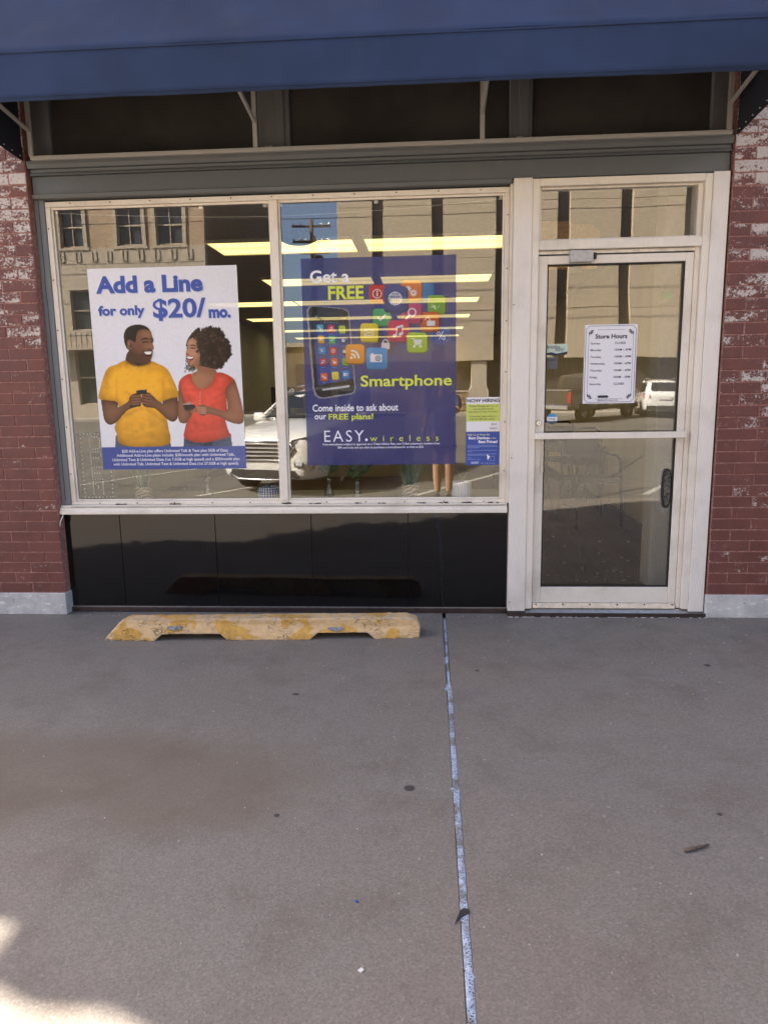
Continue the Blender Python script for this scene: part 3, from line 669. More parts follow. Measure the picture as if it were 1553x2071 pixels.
# ------------------------------------------------------------------ printed posters: ink colours are painted onto a fine grid of the sheet
def lin(c):
    c = np.asarray(c, float)/255.0
    return np.where(c <= .04045, c/12.92, ((c+.055)/1.055)**2.4)
def smooth_noise(h, w, cell, seed):
    r = np.random.default_rng(seed); gh, gw = h//cell+3, w//cell+3; g = r.random((gh, gw))
    yy, xx = np.mgrid[0:h, 0:w]/cell; y0, x0 = yy.astype(int), xx.astype(int); fy, fx = yy-y0, xx-x0; fy = fy*fy*(3-2*fy); fx = fx*fx*(3-2*fx)
    return (g[y0,x0]*(1-fx)+g[y0,x0+1]*fx)*(1-fy) + (g[y0+1,x0]*(1-fx)+g[y0+1,x0+1]*fx)*fy
def spline(pts, per=6):
    P = np.array(pts, float); n = len(P); out = []
    for i in range(n):
        a, b, c, d = P[(i-1)%n], P[i], P[(i+1)%n], P[(i+2)%n]
        for t in np.arange(per)/per: out.append(.5*((2*b)+(c-a)*t+(2*a-5*b+4*c-d)*t*t+(3*b-3*c+d-a)*t**3))
    return np.array(out)
def blur(m, r):
    for _ in range(3):
        for ax in (0, 1):
            p = np.pad(m, [(r,r) if k == ax else (0,0) for k in (0,1)], mode='edge'); c = np.cumsum(np.insert(p, 0, 0, axis=ax), axis=ax)
            m = (np.take(c, range(2*r+1, c.shape[ax]), ax) - np.take(c, range(0, c.shape[ax]-2*r-1), ax))/(2*r+1)
    return m
class Art:
    """a sheet of w x h ink dots addressed in the artwork's own layout coordinates through the 3x3 layout matrix"""
    def __init__(s, w, h, Hm, bg):
        s.w, s.h = w, h; s.c = np.empty((h, w, 3)); s.c[:] = lin(bg)
        v, u = np.mgrid[0:h, 0:w]; u = u/(w-1.0); v = v/(h-1.0); Hi = np.linalg.inv(np.array(Hm).reshape(3,3))
        d = Hi[2,0]*u+Hi[2,1]*v+Hi[2,2]; s.x = (Hi[0,0]*u+Hi[0,1]*v+Hi[0,2])/d; s.y = (Hi[1,0]*u+Hi[1,1]*v+Hi[1,2])/d; s.u, s.v = u, v
    def pmask(s, pts, smooth=True):
        P = spline(pts) if smooth else np.array(pts, float); m = np.zeros((s.h, s.w), bool)
        for (x0,y0),(x1,y1) in zip(P, np.roll(P, -1, 0)):
            if y0 == y1: continue
            c = ((s.y < y0) != (s.y < y1)); m ^= c & (s.x < (x1-x0)*(s.y-y0)/(y1-y0)+x0)
        return m.astype(float)
    def emask(s, cx, cy, a, b, rot=0):
        c, q = math.cos(rot), math.sin(rot); dx, dy = s.x-cx, s.y-cy; X, Y = (c*dx+q*dy)/a, (-q*dx+c*dy)/b
        return np.clip((1-np.sqrt(X*X+Y*Y))*min(a,b)/3.0+.5, 0, 1)
    def lmask(s, x0, y0, x1, y1, w):
        d = np.array([x1-x0, y1-y0], float); L = d@d+1e-9; t = np.clip(((s.x-x0)*d[0]+(s.y-y0)*d[1])/L, 0, 1)
        return np.clip((w/2-np.hypot(s.x-x0-t*d[0], s.y-y0-t*d[1]))/2.5+.5, 0, 1)
    def rmask(s, cx, cy, w, h, r, skew=0.0, rot=0.0):
        c, q = math.cos(rot), math.sin(rot); dx, dy = s.x-cx, s.y-cy; dx, dy = c*dx+q*dy, -q*dx+c*dy
        X = np.abs(dx+skew*dy)-(w/2-r); Y = np.abs(dy)-(h/2-r)
        return np.clip((r-np.hypot(np.maximum(X,0), np.maximum(Y,0))-np.minimum(np.maximum(X,Y),0)*0)/3+.5, 0, 1)
    def put(s, m, col, op=1.0, soft=0, edge=None, lit=None):
        if soft: m = blur(m, soft)
        c = np.empty_like(s.c); c[:] = lin(col)
        if edge is not None:
            r, k = edge; b = blur(m, r); e = np.clip((b-.5)*2, 0, 1)[...,None]; c = c*(k+(1-k)*e)
        if lit is not None: c = c*lit[...,None]
        a = (m*op)[...,None]; s.c = s.c*(1-a)+c*a
    def sheet(s, name, x0, x1, z0, z1, y, mat, parent):
        w, h = s.w, s.h; off = wloc(parent); vs = np.empty((h, w, 3), np.float32)
        vs[...,0] = x0+s.u*(x1-x0)-off.x; vs[...,1] = y-off.y; vs[...,2] = z1+s.v*(z0-z1)-off.z
        i = np.arange(h*w).reshape(h, w); q = np.stack([i[1:,:-1], i[1:,1:], i[:-1,1:], i[:-1,:-1]], -1).reshape(-1,4)
        me = bpy.data.meshes.new(name); me.vertices.add(h*w); me.vertices.foreach_set('co', vs.ravel()); me.loops.add(q.size); me.loops.foreach_set('vertex_index', q.ravel().astype(np.int32))
        me.polygons.add(len(q)); me.polygons.foreach_set('loop_start', np.arange(0, q.size, 4, dtype=np.int32)); me.update(calc_edges=True); me.validate()
        at = me.color_attributes.new('ink', 'FLOAT_COLOR', 'POINT'); at.data.foreach_set('color', np.concatenate([np.clip(s.c,0,1), np.ones((h,w,1))], -1).astype(np.float32).ravel())
        return link(name, me, mat, parent)
def mat_ink(name, see, rough=.16):
    t = NT(name); a = t.n('Attribute', attribute_name='ink'); t.base(a.outputs['Color']); t.rough(rough); t.spec(.36)
    t.bump(t.noise(t.pos((1,1,1.6)), 260, 2, .5), .04, .0010)
    tr = t.n('BsdfTransparent'); mx = t.n('MixShader'); mx.inputs[0].default_value = see
    t.l(t.b.outputs[0], mx.inputs[1]); t.l(tr.outputs[0], mx.inputs[2]); t.l(mx.outputs[0], t.out.inputs[0]); return t.m
MT['ink_white'] = mat_ink('perforated_print_light', .10); MT['ink_navy'] = mat_ink('perforated_print_dark', .30)
def inkm(name, rgb): return plain(name, tuple(lin(rgb)), .6, 0, .03, 200)
MT['ink_blue'] = inkm('blue_ink', (62,84,164)); MT['ink_wt'] = inkm('white_ink', (238,238,242)); MT['ink_lime'] = inkm('lime_ink', (214,222,72)); MT['ink_dark'] = inkm('dark_ink', (38,40,66)); MT['ink_shadow'] = inkm('pale_shadow_ink', (196,200,216))

# ---- poster with two people
A = Art(330, 436, [0.00075094,-7.063e-05,-0.04405042,2.283e-05,0.00052675,0.22576418,1.72e-05,-1.924e-05,1.0], (236,235,240))
AH, AW = 436, 330
N1, N2, N3, N4 = smooth_noise(AH,AW,30,1), smooth_noise(AH,AW,10,2), smooth_noise(AH,AW,4,3), smooth_noise(AH,AW,2,6)
A.c *= (.975+.05*N3)[...,None]
def crease(seed, cell, k):
    """soft ridged cloth folds"""
    a = smooth_noise(AH,AW,cell,seed); b = smooth_noise(AH,AW,max(3,cell//2),seed+40); r = 1-np.abs(2*(.65*a+.35*b)-1)*2.2
    return 1+k*(np.clip(r,-1,1)-.25)
SK, SKD, SKL = (126,86,64), (84,56,43), (168,120,92); WS, WSD, WSL = (176,122,92), (122,80,60), (214,160,128)
cloth = crease(11, 24, .16)*(.97+.06*N4)
side = lambda x0, w, a, b: np.clip(a+(b-a)*(A.x-x0)/w, min(a,b), max(a,b))
# his trousers, upper arms, then shirt
A.put(A.pmask([(300,1100),(330,1080),(780,1080),(812,1180),(815,1230),(296,1230)], False), (86,92,108), lit=cloth*(.9+.2*N4))
A.put(A.pmask([(168,700),(305,700),(312,840),(240,870),(180,860)]), SKD, edge=(6,.7)); A.put(A.pmask([(735,700),(850,690),(868,830),(800,860),(735,820)]), SKD, edge=(6,.7))
SH = A.pmask([(372,404),(430,436),(500,452),(570,438),(618,408),(690,434),(762,474),(815,560),(876,718),(800,750),(736,774),(726,800),(772,950),(790,1040),(806,1100),(800,1165),(720,1194),(560,1205),(420,1195),(330,1162),(312,1090),(290,1030),(302,970),(322,840),(305,784),(225,772),(140,754),(158,640),(190,530),(225,470),(300,440)])
A.put(SH, (244,176,50), edge=(12,.62), lit=cloth*np.clip(1.12-.0005*np.maximum(A.y-560,0),.68,1.12)*side(150,720,1.06,.94))
for (a,b,c,d,w,o) in ((300,560,308,790,12,.45),(732,560,735,775,12,.42),(325,940,540,840,20,.26),(575,842,745,965,18,.24),(325,1030,520,1065,14,.22),(470,1125,770,1010,18,.22),(390,690,470,760,26,.30),(360,1165,600,1105,12,.20),(210,520,290,640,12,.22),(770,520,735,640,12,.20),(400,520,470,620,16,.14),(640,520,560,640,16,.14)): A.put(A.lmask(a,b,c,d,w), (136,80,20), o, soft=2)
for (a,b,c,d,w,o) in ((345,960,560,870,12,.22),(560,868,720,980,12,.20),(345,1050,520,1085,10,.18),(480,1100,760,990,10,.18),(430,480,590,480,30,.16),(230,560,270,700,18,.18)): A.put(A.lmask(a,b,c,d,w), (255,206,96), o, soft=2)
A.put(A.lmask(140,752,305,782,7), (150,92,28), .6, soft=1); A.put(A.lmask(736,774,874,718,7), (150,92,28), .6, soft=1)
A.put(A.pmask([(380,400),(425,300),(560,330),(618,412),(575,446),(500,462),(425,444)]), SKD, edge=(4,.8), lit=side(400,220,1.2,.75)); A.put(A.lmask(378,404,430,442,8), (200,138,34), .9); A.put(A.lmask(430,442,500,458,8), (200,138,34), .9); A.put(A.lmask(500,458,570,444,8), (200,138,34), .9); A.put(A.lmask(570,444,616,410,8), (200,138,34), .9)
A.put(A.pmask([(172,776),(240,778),(305,790),(308,835),(360,815),(410,780),(430,730),(480,704),(520,716),(535,760),(528,810),(480,832),(415,858),(365,905),(310,970),(250,998),(200,965),(178,880)]), SK, edge=(7,.50)); A.put(A.lmask(215,900,400,800,30), SKL, .35, soft=5)
A.put(A.pmask([(736,780),(800,762),(860,744),(872,830),(870,930),(832,966),(775,945),(705,880),(650,842),(590,836),(548,815),(535,760),(548,705),(600,698),(640,728),(690,775),(735,802)]), SK, edge=(7,.50)); A.put(A.lmask(840,880,680,800,24), SKL, .25, soft=5)
for k in range(4): A.put(A.lmask(440+k*6,735+k*24,525,728+k*26,17), (140,97,74), .8); A.put(A.lmask(545,712+k*26,622-k*6,722+k*28,17), (136,94,72), .8)
for k in range(4): A.put(A.lmask(440,748+k*24,528,742+k*26,5), (58,37,29), .8); A.put(A.lmask(545,726+k*26,620,738+k*26,5), (58,37,29), .8)
A.put(A.pmask([(484,678),(580,668),(582,708),(486,718)], False), (40,40,46)); A.put(A.lmask(486,680,578,671,4), (130,130,138), .7); A.put(A.pmask([(420,815),(500,812),(535,806),(520,828),(430,840)], False), (36,32,32), .8)
# his head: skull, jaw, then light and features
A.put(A.pmask([(480,130),(560,108),(604,126),(622,170),(634,212),(629,245),(642,284),(630,306),(630,335),(620,378),(604,404),(560,434),(505,427),(455,388),(438,320),(400,300),(386,240),(440,160)]), (132,90,68), edge=(5,.66), lit=side(430,200,.88,1.12))
A.put(A.emask(575,160,44,28,.2), (176,128,98), .55, soft=5); A.put(A.emask(572,276,30,22,.4), (178,126,98), .6, soft=4); A.put(A.emask(616,262,14,26), (172,122,94), .6, soft=2); A.put(A.emask(505,300,40,60), (96,64,48), .5, soft=6)
A.put(A.emask(562,222,30,17), (88,58,44), .65, soft=3); A.put(A.emask(624,216,12,14), (88,58,44), .6, soft=2)
A.put(A.pmask([(366,225),(361,170),(384,110),(440,78),(500,71),(560,84),(603,124),(556,116),(496,128),(476,175),(470,236),(448,224),(402,208),(392,250),(398,300),(376,262)]), (40,33,31), edge=(3,.85), lit=.75+.5*N4)
A.put(A.pmask([(446,262),(466,318),(505,338),(545,318),(562,300),(606,302),(626,316),(627,345),(616,390),(574,436),(515,434),(465,398),(440,335)]), (60,44,38), .70, soft=3, lit=.8+.4*N4)
A.put(A.emask(418,256,26,42,-.15), (140,96,74), edge=(2,.8)); A.put(A.emask(424,260,13,27,-.15), (78,51,40), .9); A.put(A.emask(414,246,8,20,-.15), (170,122,96), .6)
A.put(A.pmask([(548,322),(585,313),(620,316),(616,352),(598,378),(570,368)]), (74,28,27)); A.put(A.pmask([(553,324),(588,316),(617,319),(612,341),(586,347),(564,339)]), (242,238,232)); A.put(A.lmask(549,320,618,314,5), (104,54,46), .9); A.put(A.lmask(568,368,602,374,7), (140,84,72), .9); A.put(A.lmask(540,306,552,330,5), (78,50,39), .6)
A.put(A.lmask(538,236,584,231,10), (30,20,17)); A.put(A.lmask(546,243,582,239,4), (190,150,128), .5); A.put(A.lmask(612,228,633,225,9), (30,20,17)); A.put(A.lmask(526,208,560,196,11), (34,25,22)); A.put(A.lmask(560,196,592,203,10), (34,25,22)); A.put(A.lmask(607,200,632,203,9), (34,25,22))
A.put(A.pmask([(602,235),(642,284),(624,302),(596,294)]), (150,105,80), .75); A.put(A.lmask(596,298,626,304,7), (52,32,26), .9); A.put(A.emask(590,290,8,8), (110,74,56), .8)
# her trousers, chest, shirt, arms
rr = random.Random(5)
A.put(A.pmask([(935,1085),(1370,1075),(1380,1160),(1385,1230),(928,1230)], False), (66,78,102), lit=cloth*(.8+.4*N4)); A.put(A.pmask([(1120,1150),(1195,1150),(1200,1230),(1110,1230)], False), (40,42,56), .7); A.put(A.lmask(950,1180,1080,1186,5), (140,130,110), .5)
A.put(A.pmask([(1030,440),(1110,430),(1190,466),(1228,506),(1200,595),(1110,668),(1036,648),(992,570),(1000,516),(1045,490)]), WS, edge=(5,.82), lit=side(1000,220,1.10,.82)); A.put(A.lmask(1050,470,1190,500,46), WSD, .7, soft=5); A.put(A.lmask(1020,560,1090,600,10), WSD, .3, soft=3)
A.put(A.pmask([(990,518),(1000,580),(1030,632),(1090,662),(1150,638),(1192,582),(1220,508),(1300,515),(1390,570),(1345,620),(1312,670),(1318,740),(1328,800),(1330,870),(1314,930),(1330,1000),(1352,1060),(1372,1094),(1290,1126),(1180,1152),(1060,1162),(980,1140),(931,1112),(942,1020),(956,950),(950,850),(938,790),(905,700),(876,610),(915,548)]),
      (228,86,68), edge=(10,.62), lit=crease(17,20,.16)*np.clip(1.10-.0006*np.maximum(A.y-680,0),.72,1.12)*side(900,460,1.05,.92))
for (a,b,c,d,w,o) in ((1075,670,1080,800,5,.5),(1310,680,1220,745,12,.36),(1318,760,1190,805,12,.32),(960,960,1140,1005,16,.26),(980,1060,1250,1030,14,.26),(960,700,1005,840,14,.3),(950,880,1010,930,16,.3),(1290,930,1180,990,14,.26),(1000,590,1040,650,6,.4),(1180,600,1120,655,6,.4)): A.put(A.lmask(a,b,c,d,w), (118,32,24), o, soft=2)
for (a,b,c,d,w,o) in ((940,560,980,640,20,.25),(1240,560,1320,580,24,.2),(980,990,1160,1035,8,.22),(1000,1090,1260,1060,8,.2)): A.put(A.lmask(a,b,c,d,w), (250,130,108), o, soft=3)
for k in range(5): A.put(A.emask(1076,690+k*26,6,6), (240,160,142), .9)
A.put(A.pmask([(876,612),(905,700),(938,790),(948,850),(990,870),(1000,905),(955,970),(932,982),(884,962),(872,860),(873,720)]), (150,100,76), edge=(5,.6), lit=side(870,90,1.12,.85))
A.put(A.pmask([(1390,570),(1432,680),(1464,790),(1486,900),(1478,972),(1420,984),(1340,960),(1260,917),(1160,894),(1105,910),(1062,888),(1030,838),(1090,808),(1150,824),(1240,846),(1322,866),(1332,800),(1316,730),(1310,668),(1345,618)]), (160,108,82), edge=(7,.56)); A.put(A.lmask(1400,660,1450,860,26), WSL, .30, soft=5); A.put(A.lmask(1160,850,1380,910,20), WSL, .28, soft=4); A.put(A.lmask(1310,660,1390,575,8), (150,46,36), .7, soft=1)
for k in range(4): A.put(A.lmask(1040+k*8,830+k*18,1130,836+k*17,15), (194,140,112), .75); A.put(A.lmask(1044+k*8,841+k*18,1128,846+k*17,5), (100,62,47), .7)
A.put(A.pmask([(918,808),(1000,799),(1040,822),(1006,868),(950,862),(925,840)], False), (44,40,42)); A.put(A.lmask(920,806,1008,799,6), (205,205,210), .9); A.put(A.lmask(940,800,985,784,18), (186,132,104), .9); A.put(A.emask(1010,868,26,20), (150,100,76), .7)
# her hair: frizzy outline, then curls, face, loose strands
th = np.arctan2(A.y-290, A.x-1165); q = np.hypot((A.x-1165)/188, (A.y-290)/206); jag = np.zeros_like(q); r_ = np.random.default_rng(3)
for f, am in ((3,.035),(5,.03),(9,.025),(17,.022),(31,.020),(57,.018),(83,.014)): jag += am*np.sin(f*th+r_.uniform(0,6.28))
HM = np.clip((1.0+jag-q)*28+.5, 0, 1); HM = np.maximum(HM, A.pmask([(1060,92),(1000,130),(950,200),(936,262),(952,262),(990,190),(1060,210)])); HM = HM*(1-.0*q)
HM = HM*(1-A.pmask([(900,505),(1050,440),(1230,480),(1300,470),(1300,700),(900,700)], False))
A.put(HM, (44,33,30), lit=.55+.55*N4+.4*N3)
for k in range(620):
    a, rad = rr.uniform(0, 6.283), rr.uniform(.15,1.0)**.6; x, y = 1165+182*math.cos(a)*rad, 288+200*math.sin(a)*rad
    if y > 455: continue
    r = rr.uniform(5,13); m = A.emask(x,y,r,r*.8)*(1-A.emask(x,y,r*.6,r*.5)); A.put(m*HM, rr.choice([(84,63,54),(30,23,22),(104,80,68),(58,43,38)]), .55)
A.put(A.pmask([(985,192),(1020,205),(1052,250),(1066,320),(1062,420),(1040,455),(1000,462),(962,444),(948,405),(944,372),(937,347),(936,322),(946,290),(944,255),(958,218)]), (190,136,106), edge=(4,.80), lit=side(940,130,1.12,.82))
A.put(A.emask(1008,332,26,30), (222,158,130), .55, soft=4); A.put(A.emask(1042,425,34,40), WSD, .65, soft=5); A.put(A.emask(975,226,24,22), (222,170,138), .5, soft=4); A.put(A.emask(1000,272,26,18), (140,94,72), .55, soft=3); A.put(A.emask(948,276,8,14), (140,94,72), .5, soft=2)
for k in range(90):
    x, y = rr.uniform(1018,1078), rr.uniform(180,330)
    if x-1018 < 20-(y-180)*.05: continue
    r = rr.uniform(5,11); A.put(A.emask(x,y,r,r), rr.choice([(40,30,28),(62,46,40)]), .75)
for k in range(46): x, y = rr.gauss(985,24), rr.gauss(470,17); r = rr.uniform(5,11); A.put(A.emask(x,y,r,r)*(1-.7*A.emask(x,y,r*.55,r*.55)), rr.choice([(40,30,28),(66,50,44)]), .85)
for k in range(18): x, y = rr.gauss(948,6), rr.gauss(404,26); A.put(A.emask(x,y,6,6), (50,40,36), .75)
A.put(A.pmask([(946,358),(985,356),(1014,364),(992,398),(960,396)]), (120,42,42)); A.put(A.pmask([(951,361),(985,360),(1008,367),(984,382),(958,380)]), (246,241,238)); A.put(A.lmask(947,358,1012,362,5), (164,70,66), .9); A.put(A.lmask(962,396,992,397,7), (184,90,84), .9)
A.put(A.lmask(984,282,1020,287,10), (34,22,20)); A.put(A.lmask(990,290,1016,293,4), (230,200,184), .6); A.put(A.lmask(943,286,955,284,8), (34,22,20)); A.put(A.lmask(976,258,1000,252,8), (50,34,29)); A.put(A.lmask(1000,252,1026,262,8), (50,34,29)); A.put(A.lmask(940,262,954,258,7), (50,34,29))
A.put(A.emask(948,322,12,16), (206,150,120), .7, soft=2); A.put(A.lmask(938,340,966,343,6), (112,70,54), .9)
A.c *= (.97+.06*N4)[...,None]
A.put((A.v > .884).astype(float), (70,86,158), lit=.95+.1*N3)
p1 = thing('poster', 'white poster of a man in yellow and a woman in red holding phones', 'poster', (-1.62, .098, .94), group='posters in the display window')
PY = .0982
A.sheet('print', -2.094, -1.160, .940, 2.181, PY, MT['ink_white'], p1)
for (tx, *bx, bo) in (('Add a Line',-2.048,-1.375,2.031,2.136,.045), ('for only',-2.044,-1.748,1.882,1.960,.04), ('$20/',-1.697,-1.363,1.861,1.995,.030), ('mo.',-1.348,-1.211,1.871,1.925,.05)):
    text(tx, *bx, PY-.0012, MT['ink_blue'], p1, bo)
    text(tx, bx[0]+.004, bx[1]+.005, bx[2]-.007, bx[3]-.006, PY-.0006, MT['ink_shadow'], p1, bo, name='letter_shadow')
for (tx, *bx) in (('$20 Add-a-Line plan offers Unlimited Talk & Text plus 5GB of Data',-1.962,-1.273,1.043,1.067), ('Additional Add-a-Line plans include: $30/month plan with Unlimited Talk,',-1.999,-1.232,1.016,1.040),
                  ('Unlimited Text & Unlimited Data (1st 7.5GB at high speed) and a $50/month plan',-2.029,-1.200,.988,1.012), ('with Unlimited Talk, Unlimited Text & Unlimited Data (1st 27.5GB at high speed).',-2.024,-1.206,.960,.984)):
    text(tx, *bx, PY-.0008, MT['ink_wt'], p1, .008)

# ---- poster with phone and icons
B = Art(312, 412, [0.00067969,-2.927e-05,-0.02059975,1.348e-05,0.0004732,-0.02939342,8.32e-06,-3.402e-05,1.0], (66,70,128))
NB = smooth_noise(412,312,5,8); B.c *= (.93+.12*smooth_noise(412,312,40,9))[...,None]
WT = (236,236,240)
def icon(cx, cy, w, h, col, glyph=None, op=1.0, skew=0.0, r=None):
    r = r or w*.17; dk = tuple(int(c*.66) for c in col)
    B.put(B.rmask(cx+w*.035, cy+h*.045, w, h, r, skew), dk, op)
    g = np.clip(1.14-.30*((B.y-cy)/h+.5), .7, 1.25); B.put(B.rmask(cx, cy, w*.96, h*.96, r, skew), col, op, lit=g)
    if glyph: glyph(cx, cy, w/2.0)
def ring(cx, cy, r, w): return B.emask(cx,cy,r,r)*(1-B.emask(cx,cy,r-w,r-w))
def g_info(x, y, s): B.put(ring(x,y,s*.56,s*.09), WT); B.put(B.rmask(x,y+s*.1,s*.15,s*.44,2), WT); B.put(B.emask(x,y-s*.27,s*.09,s*.09), WT)
def g_globe(x, y, s):
    B.put(ring(x,y,s*.56,s*.06), WT)
    for k in (.22,.42): B.put(B.emask(x,y,s*k,s*.56)*(1-B.emask(x,y,s*k-s*.055,s*.56)), WT)
    B.put(B.lmask(x,y-s*.55,x,y+s*.55,s*.06), WT); [B.put(B.lmask(x-s*q,y+d*s,x+s*q,y+d*s,s*.06), WT) for d,q in ((0,.55),(-.28,.48),(.28,.48))]
def gear(x, y, r): B.put(B.emask(x,y,r,r), WT); [B.put(B.lmask(x,y,x+1.3*r*math.cos(a),y+1.3*r*math.sin(a),r*.42), WT) for a in np.arange(8)*math.pi/4]
def g_gear(x, y, s): gear(x+s*.22,y+s*.25,s*.24); gear(x-s*.28,y-s*.18,s*.20); B.put(B.emask(x+s*.22,y+s*.25,s*.11,s*.11), (222,120,54))
def g_check(x, y, s): B.put(B.lmask(x-s*.36,y+s*.05,x-s*.08,y+s*.33,s*.17), WT); B.put(B.lmask(x-s*.08,y+s*.33,x+s*.42,y-s*.26,s*.17), WT)
def g_search(x, y, s): B.put(ring(x+s*.08,y-s*.1,s*.42,s*.12), WT); B.put(B.lmask(x-s*.24,y+s*.25,x-s*.48,y+s*.5,s*.2), WT)
def g_lock(x, y, s, op=.95): B.put(B.rmask(x+s*.15,y+s*.2,s*.85,s*.52,4), WT, op); B.put(ring(x-s*.2,y-s*.18,s*.26,s*.09)*(B.y < y-s*.1), WT, op); B.put(B.lmask(x+s*.02,y-s*.15,x+s*.02,y+s*.1,s*.09), WT, op)
def g_padlock(x, y, s): B.put(B.rmask(x,y+s*.22,s*.9,s*.66,4), (220,214,222)); B.put(ring(x,y-s*.2,s*.34,s*.12)*(B.y < y-s*.1), (220,214,222)); [B.put(B.lmask(x+d*s*.28,y-s*.2,x+d*s*.28,y+s*.0,s*.12), (220,214,222)) for d in (-1,1)]
def g_music(x, y, s): [B.put(B.emask(x+a*s,y+b*s,s*.2,s*.14,-.4), WT) for a,b in ((-.34,.45),(.22,.30))]; B.put(B.lmask(x-s*.18,y+s*.42,x-s*.16,y-s*.34,s*.09), WT); B.put(B.lmask(x+s*.38,y+s*.28,x+s*.38,y-s*.48,s*.09), WT); B.put(B.lmask(x-s*.14,y-s*.32,x+s*.36,y-s*.46,s*.2), WT)
def g_mail(x, y, s): 
    B.put(B.rmask(x,y,s*1.05,s*.76,4)*(1-B.rmask(x,y,s*.93,s*.62,3)), WT); [B.put(B.lmask(x+d*s*.48,y-s*.33,x,y+s*.08,s*.07), WT) for d in (-1,1)]; [B.put(B.lmask(x+d*s*.48,y+s*.33,x+d*s*.14,y-s*.02,s*.06), WT) for d in (-1,1)]
def g_cart(x, y, s): B.put(B.pmask([(x-s*.36,y-s*.3),(x+s*.5,y-s*.28),(x+s*.36,y+s*.16),(x-s*.22,y+s*.16)], False), WT, .85); B.put(B.lmask(x-s*.5,y-s*.4,x-s*.3,y-s*.36,s*.09), WT); [B.put(B.emask(x+d*s,y+s*.4,s*.11,s*.11), WT) for d in (-.26,.34)]; B.put(B.lmask(x-s*.24,y+s*.24,x+s*.36,y+s*.24,s*.07), WT)
def g_rss(x, y, s):
    cx, cy = x-s*.36, y+s*.42; B.put(B.emask(cx,cy,s*.13,s*.13), WT)
    for r in (.46,.84): B.put(ring(cx,cy,s*r,s*.17)*(B.x > cx-s*.05)*(B.y < cy+s*.05), WT)
def g_cam(x, y, s): B.put(B.rmask(x-s*.05,y,s*1.1,s*.72,5), WT); B.put(B.rmask(x-s*.4,y-s*.38,s*.26,s*.16,2), WT); B.put(ring(x+s*.14,y+s*.02,s*.27,s*.1), (40,110,160)); B.put(B.emask(x+s*.14,y+s*.02,s*.1,s*.1), (40,110,160))
def g_pct(x, y, s): [B.put(ring(x+a*s,y+b*s,s*.2,s*.09), WT, .9) for a,b in ((-.26,-.22),(.26,.26))]; B.put(B.lmask(x-s*.2,y+s*.42,x+s*.22,y-s*.42,s*.1), WT, .9)
def g_dots(x, y, s): [B.put(B.emask(x+rr.gauss(-.25,.22)*s,y+rr.gauss(.25,.2)*s,s*.07,s*.07), (220,240,190), .8) for _ in range(16)]
# handset
B.put(B.pmask([(92,560),(112,528),(150,514),(440,540),(490,560),(502,600),(566,1310),(556,1345),(530,1362),(260,1404),(210,1396),(180,1370),(160,1320)], False), (150,150,156), lit=.75+.5*NB)
B.put(B.pmask([(112,562),(128,534),(160,522),(438,546),(480,566),(490,600),(554,1308),(544,1338),(520,1350),(262,1392),(222,1384),(196,1358),(178,1314)], False), (40,38,42), edge=(5,.75))
B.put(B.pmask([(150,668),(482,690),(545,1215),(206,1275)], False), (52,78,148), lit=.85+.3*smooth_noise(412,312,22,4)); B.put(B.pmask([(150,668),(482,690),(490,755),(160,740)], False), (46,42,52), .75)
B.put(B.lmask(258,1318,500,1284,17), (205,205,208)); B.put(B.lmask(275,590,360,598,9), (72,70,74)); B.put(B.lmask(285,630,355,634,8), (140,140,145), .6); [B.put(B.emask(268+28*k,672+k,4,4), WT, .8) for k in range(5)]
B.put(B.lmask(180,622,198,622,14), (170,170,175), .7); B.put(B.lmask(435,636,470,638,10), (170,170,175), .7)
cols = [[(86,172,196),(200,56,88),(176,196,52)],[(232,176,52),(86,178,112),(52,58,110)],[(56,140,196),(206,62,60),(84,48,80)],[(176,52,90),(222,104,52),(110,160,60)]]
gl4 = [[g_gear,g_music,None],[g_rss,g_check,g_globe],[g_pct,g_info,g_padlock],[g_search,g_lock,None]]
for r in range(4):
    for c in range(3):
        x, y = 222+106*c+11*r, 732+107*r+6*c - (2*c*r); icon(x, y, 64, 74, cols[r][c], gl4[r][c], skew=-.06); B.put(B.lmask(x-18,y+54,x+18,y+54,6), (170,180,210), .35)
for (x,y,c,g) in ((267,1197,(224,104,56),g_gear),(372,1184,(224,206,70),None),(470,1174,(60,142,202),g_cam)): icon(x,y,66,76,c,g,skew=-.06); B.put(B.lmask(x-18,y+54,x+18,y+54,6), (170,180,210), .35)
# big icons, far ones first
icon(1248,392,122,190,(48,120,180),None); icon(1330,505,170,190,(126,176,66),g_dots); icon(1090,368,196,208,(224,124,56),g_gear); icon(765,400,160,180,(200,62,56),g_info); icon(1372,800,182,184,(58,92,166),g_pct,.9)
icon(1264,665,184,190,(198,92,50),g_lock); icon(1090,588,196,196,(186,62,112),g_search); icon(806,626,170,172,(86,172,116),g_check); icon(846,882,176,178,(72,44,92),g_padlock,.75); icon(938,446,232,250,(54,72,138),g_globe)
icon(690,772,172,182,(222,200,58),g_mail); icon(968,756,204,206,(202,56,94),g_music); icon(1144,866,196,194,(162,196,58),g_cart); icon(556,976,180,188,(228,150,50),g_rss); icon(762,1018,202,210,(60,142,204),g_cam)
p2 = thing('poster', 'navy poster with a smartphone and many coloured app icons', 'poster', (-.3, .098, .95), group='posters in the display window')
B.sheet('print', -.766, .166, .957, 2.207, PY, MT['ink_navy'], p2)
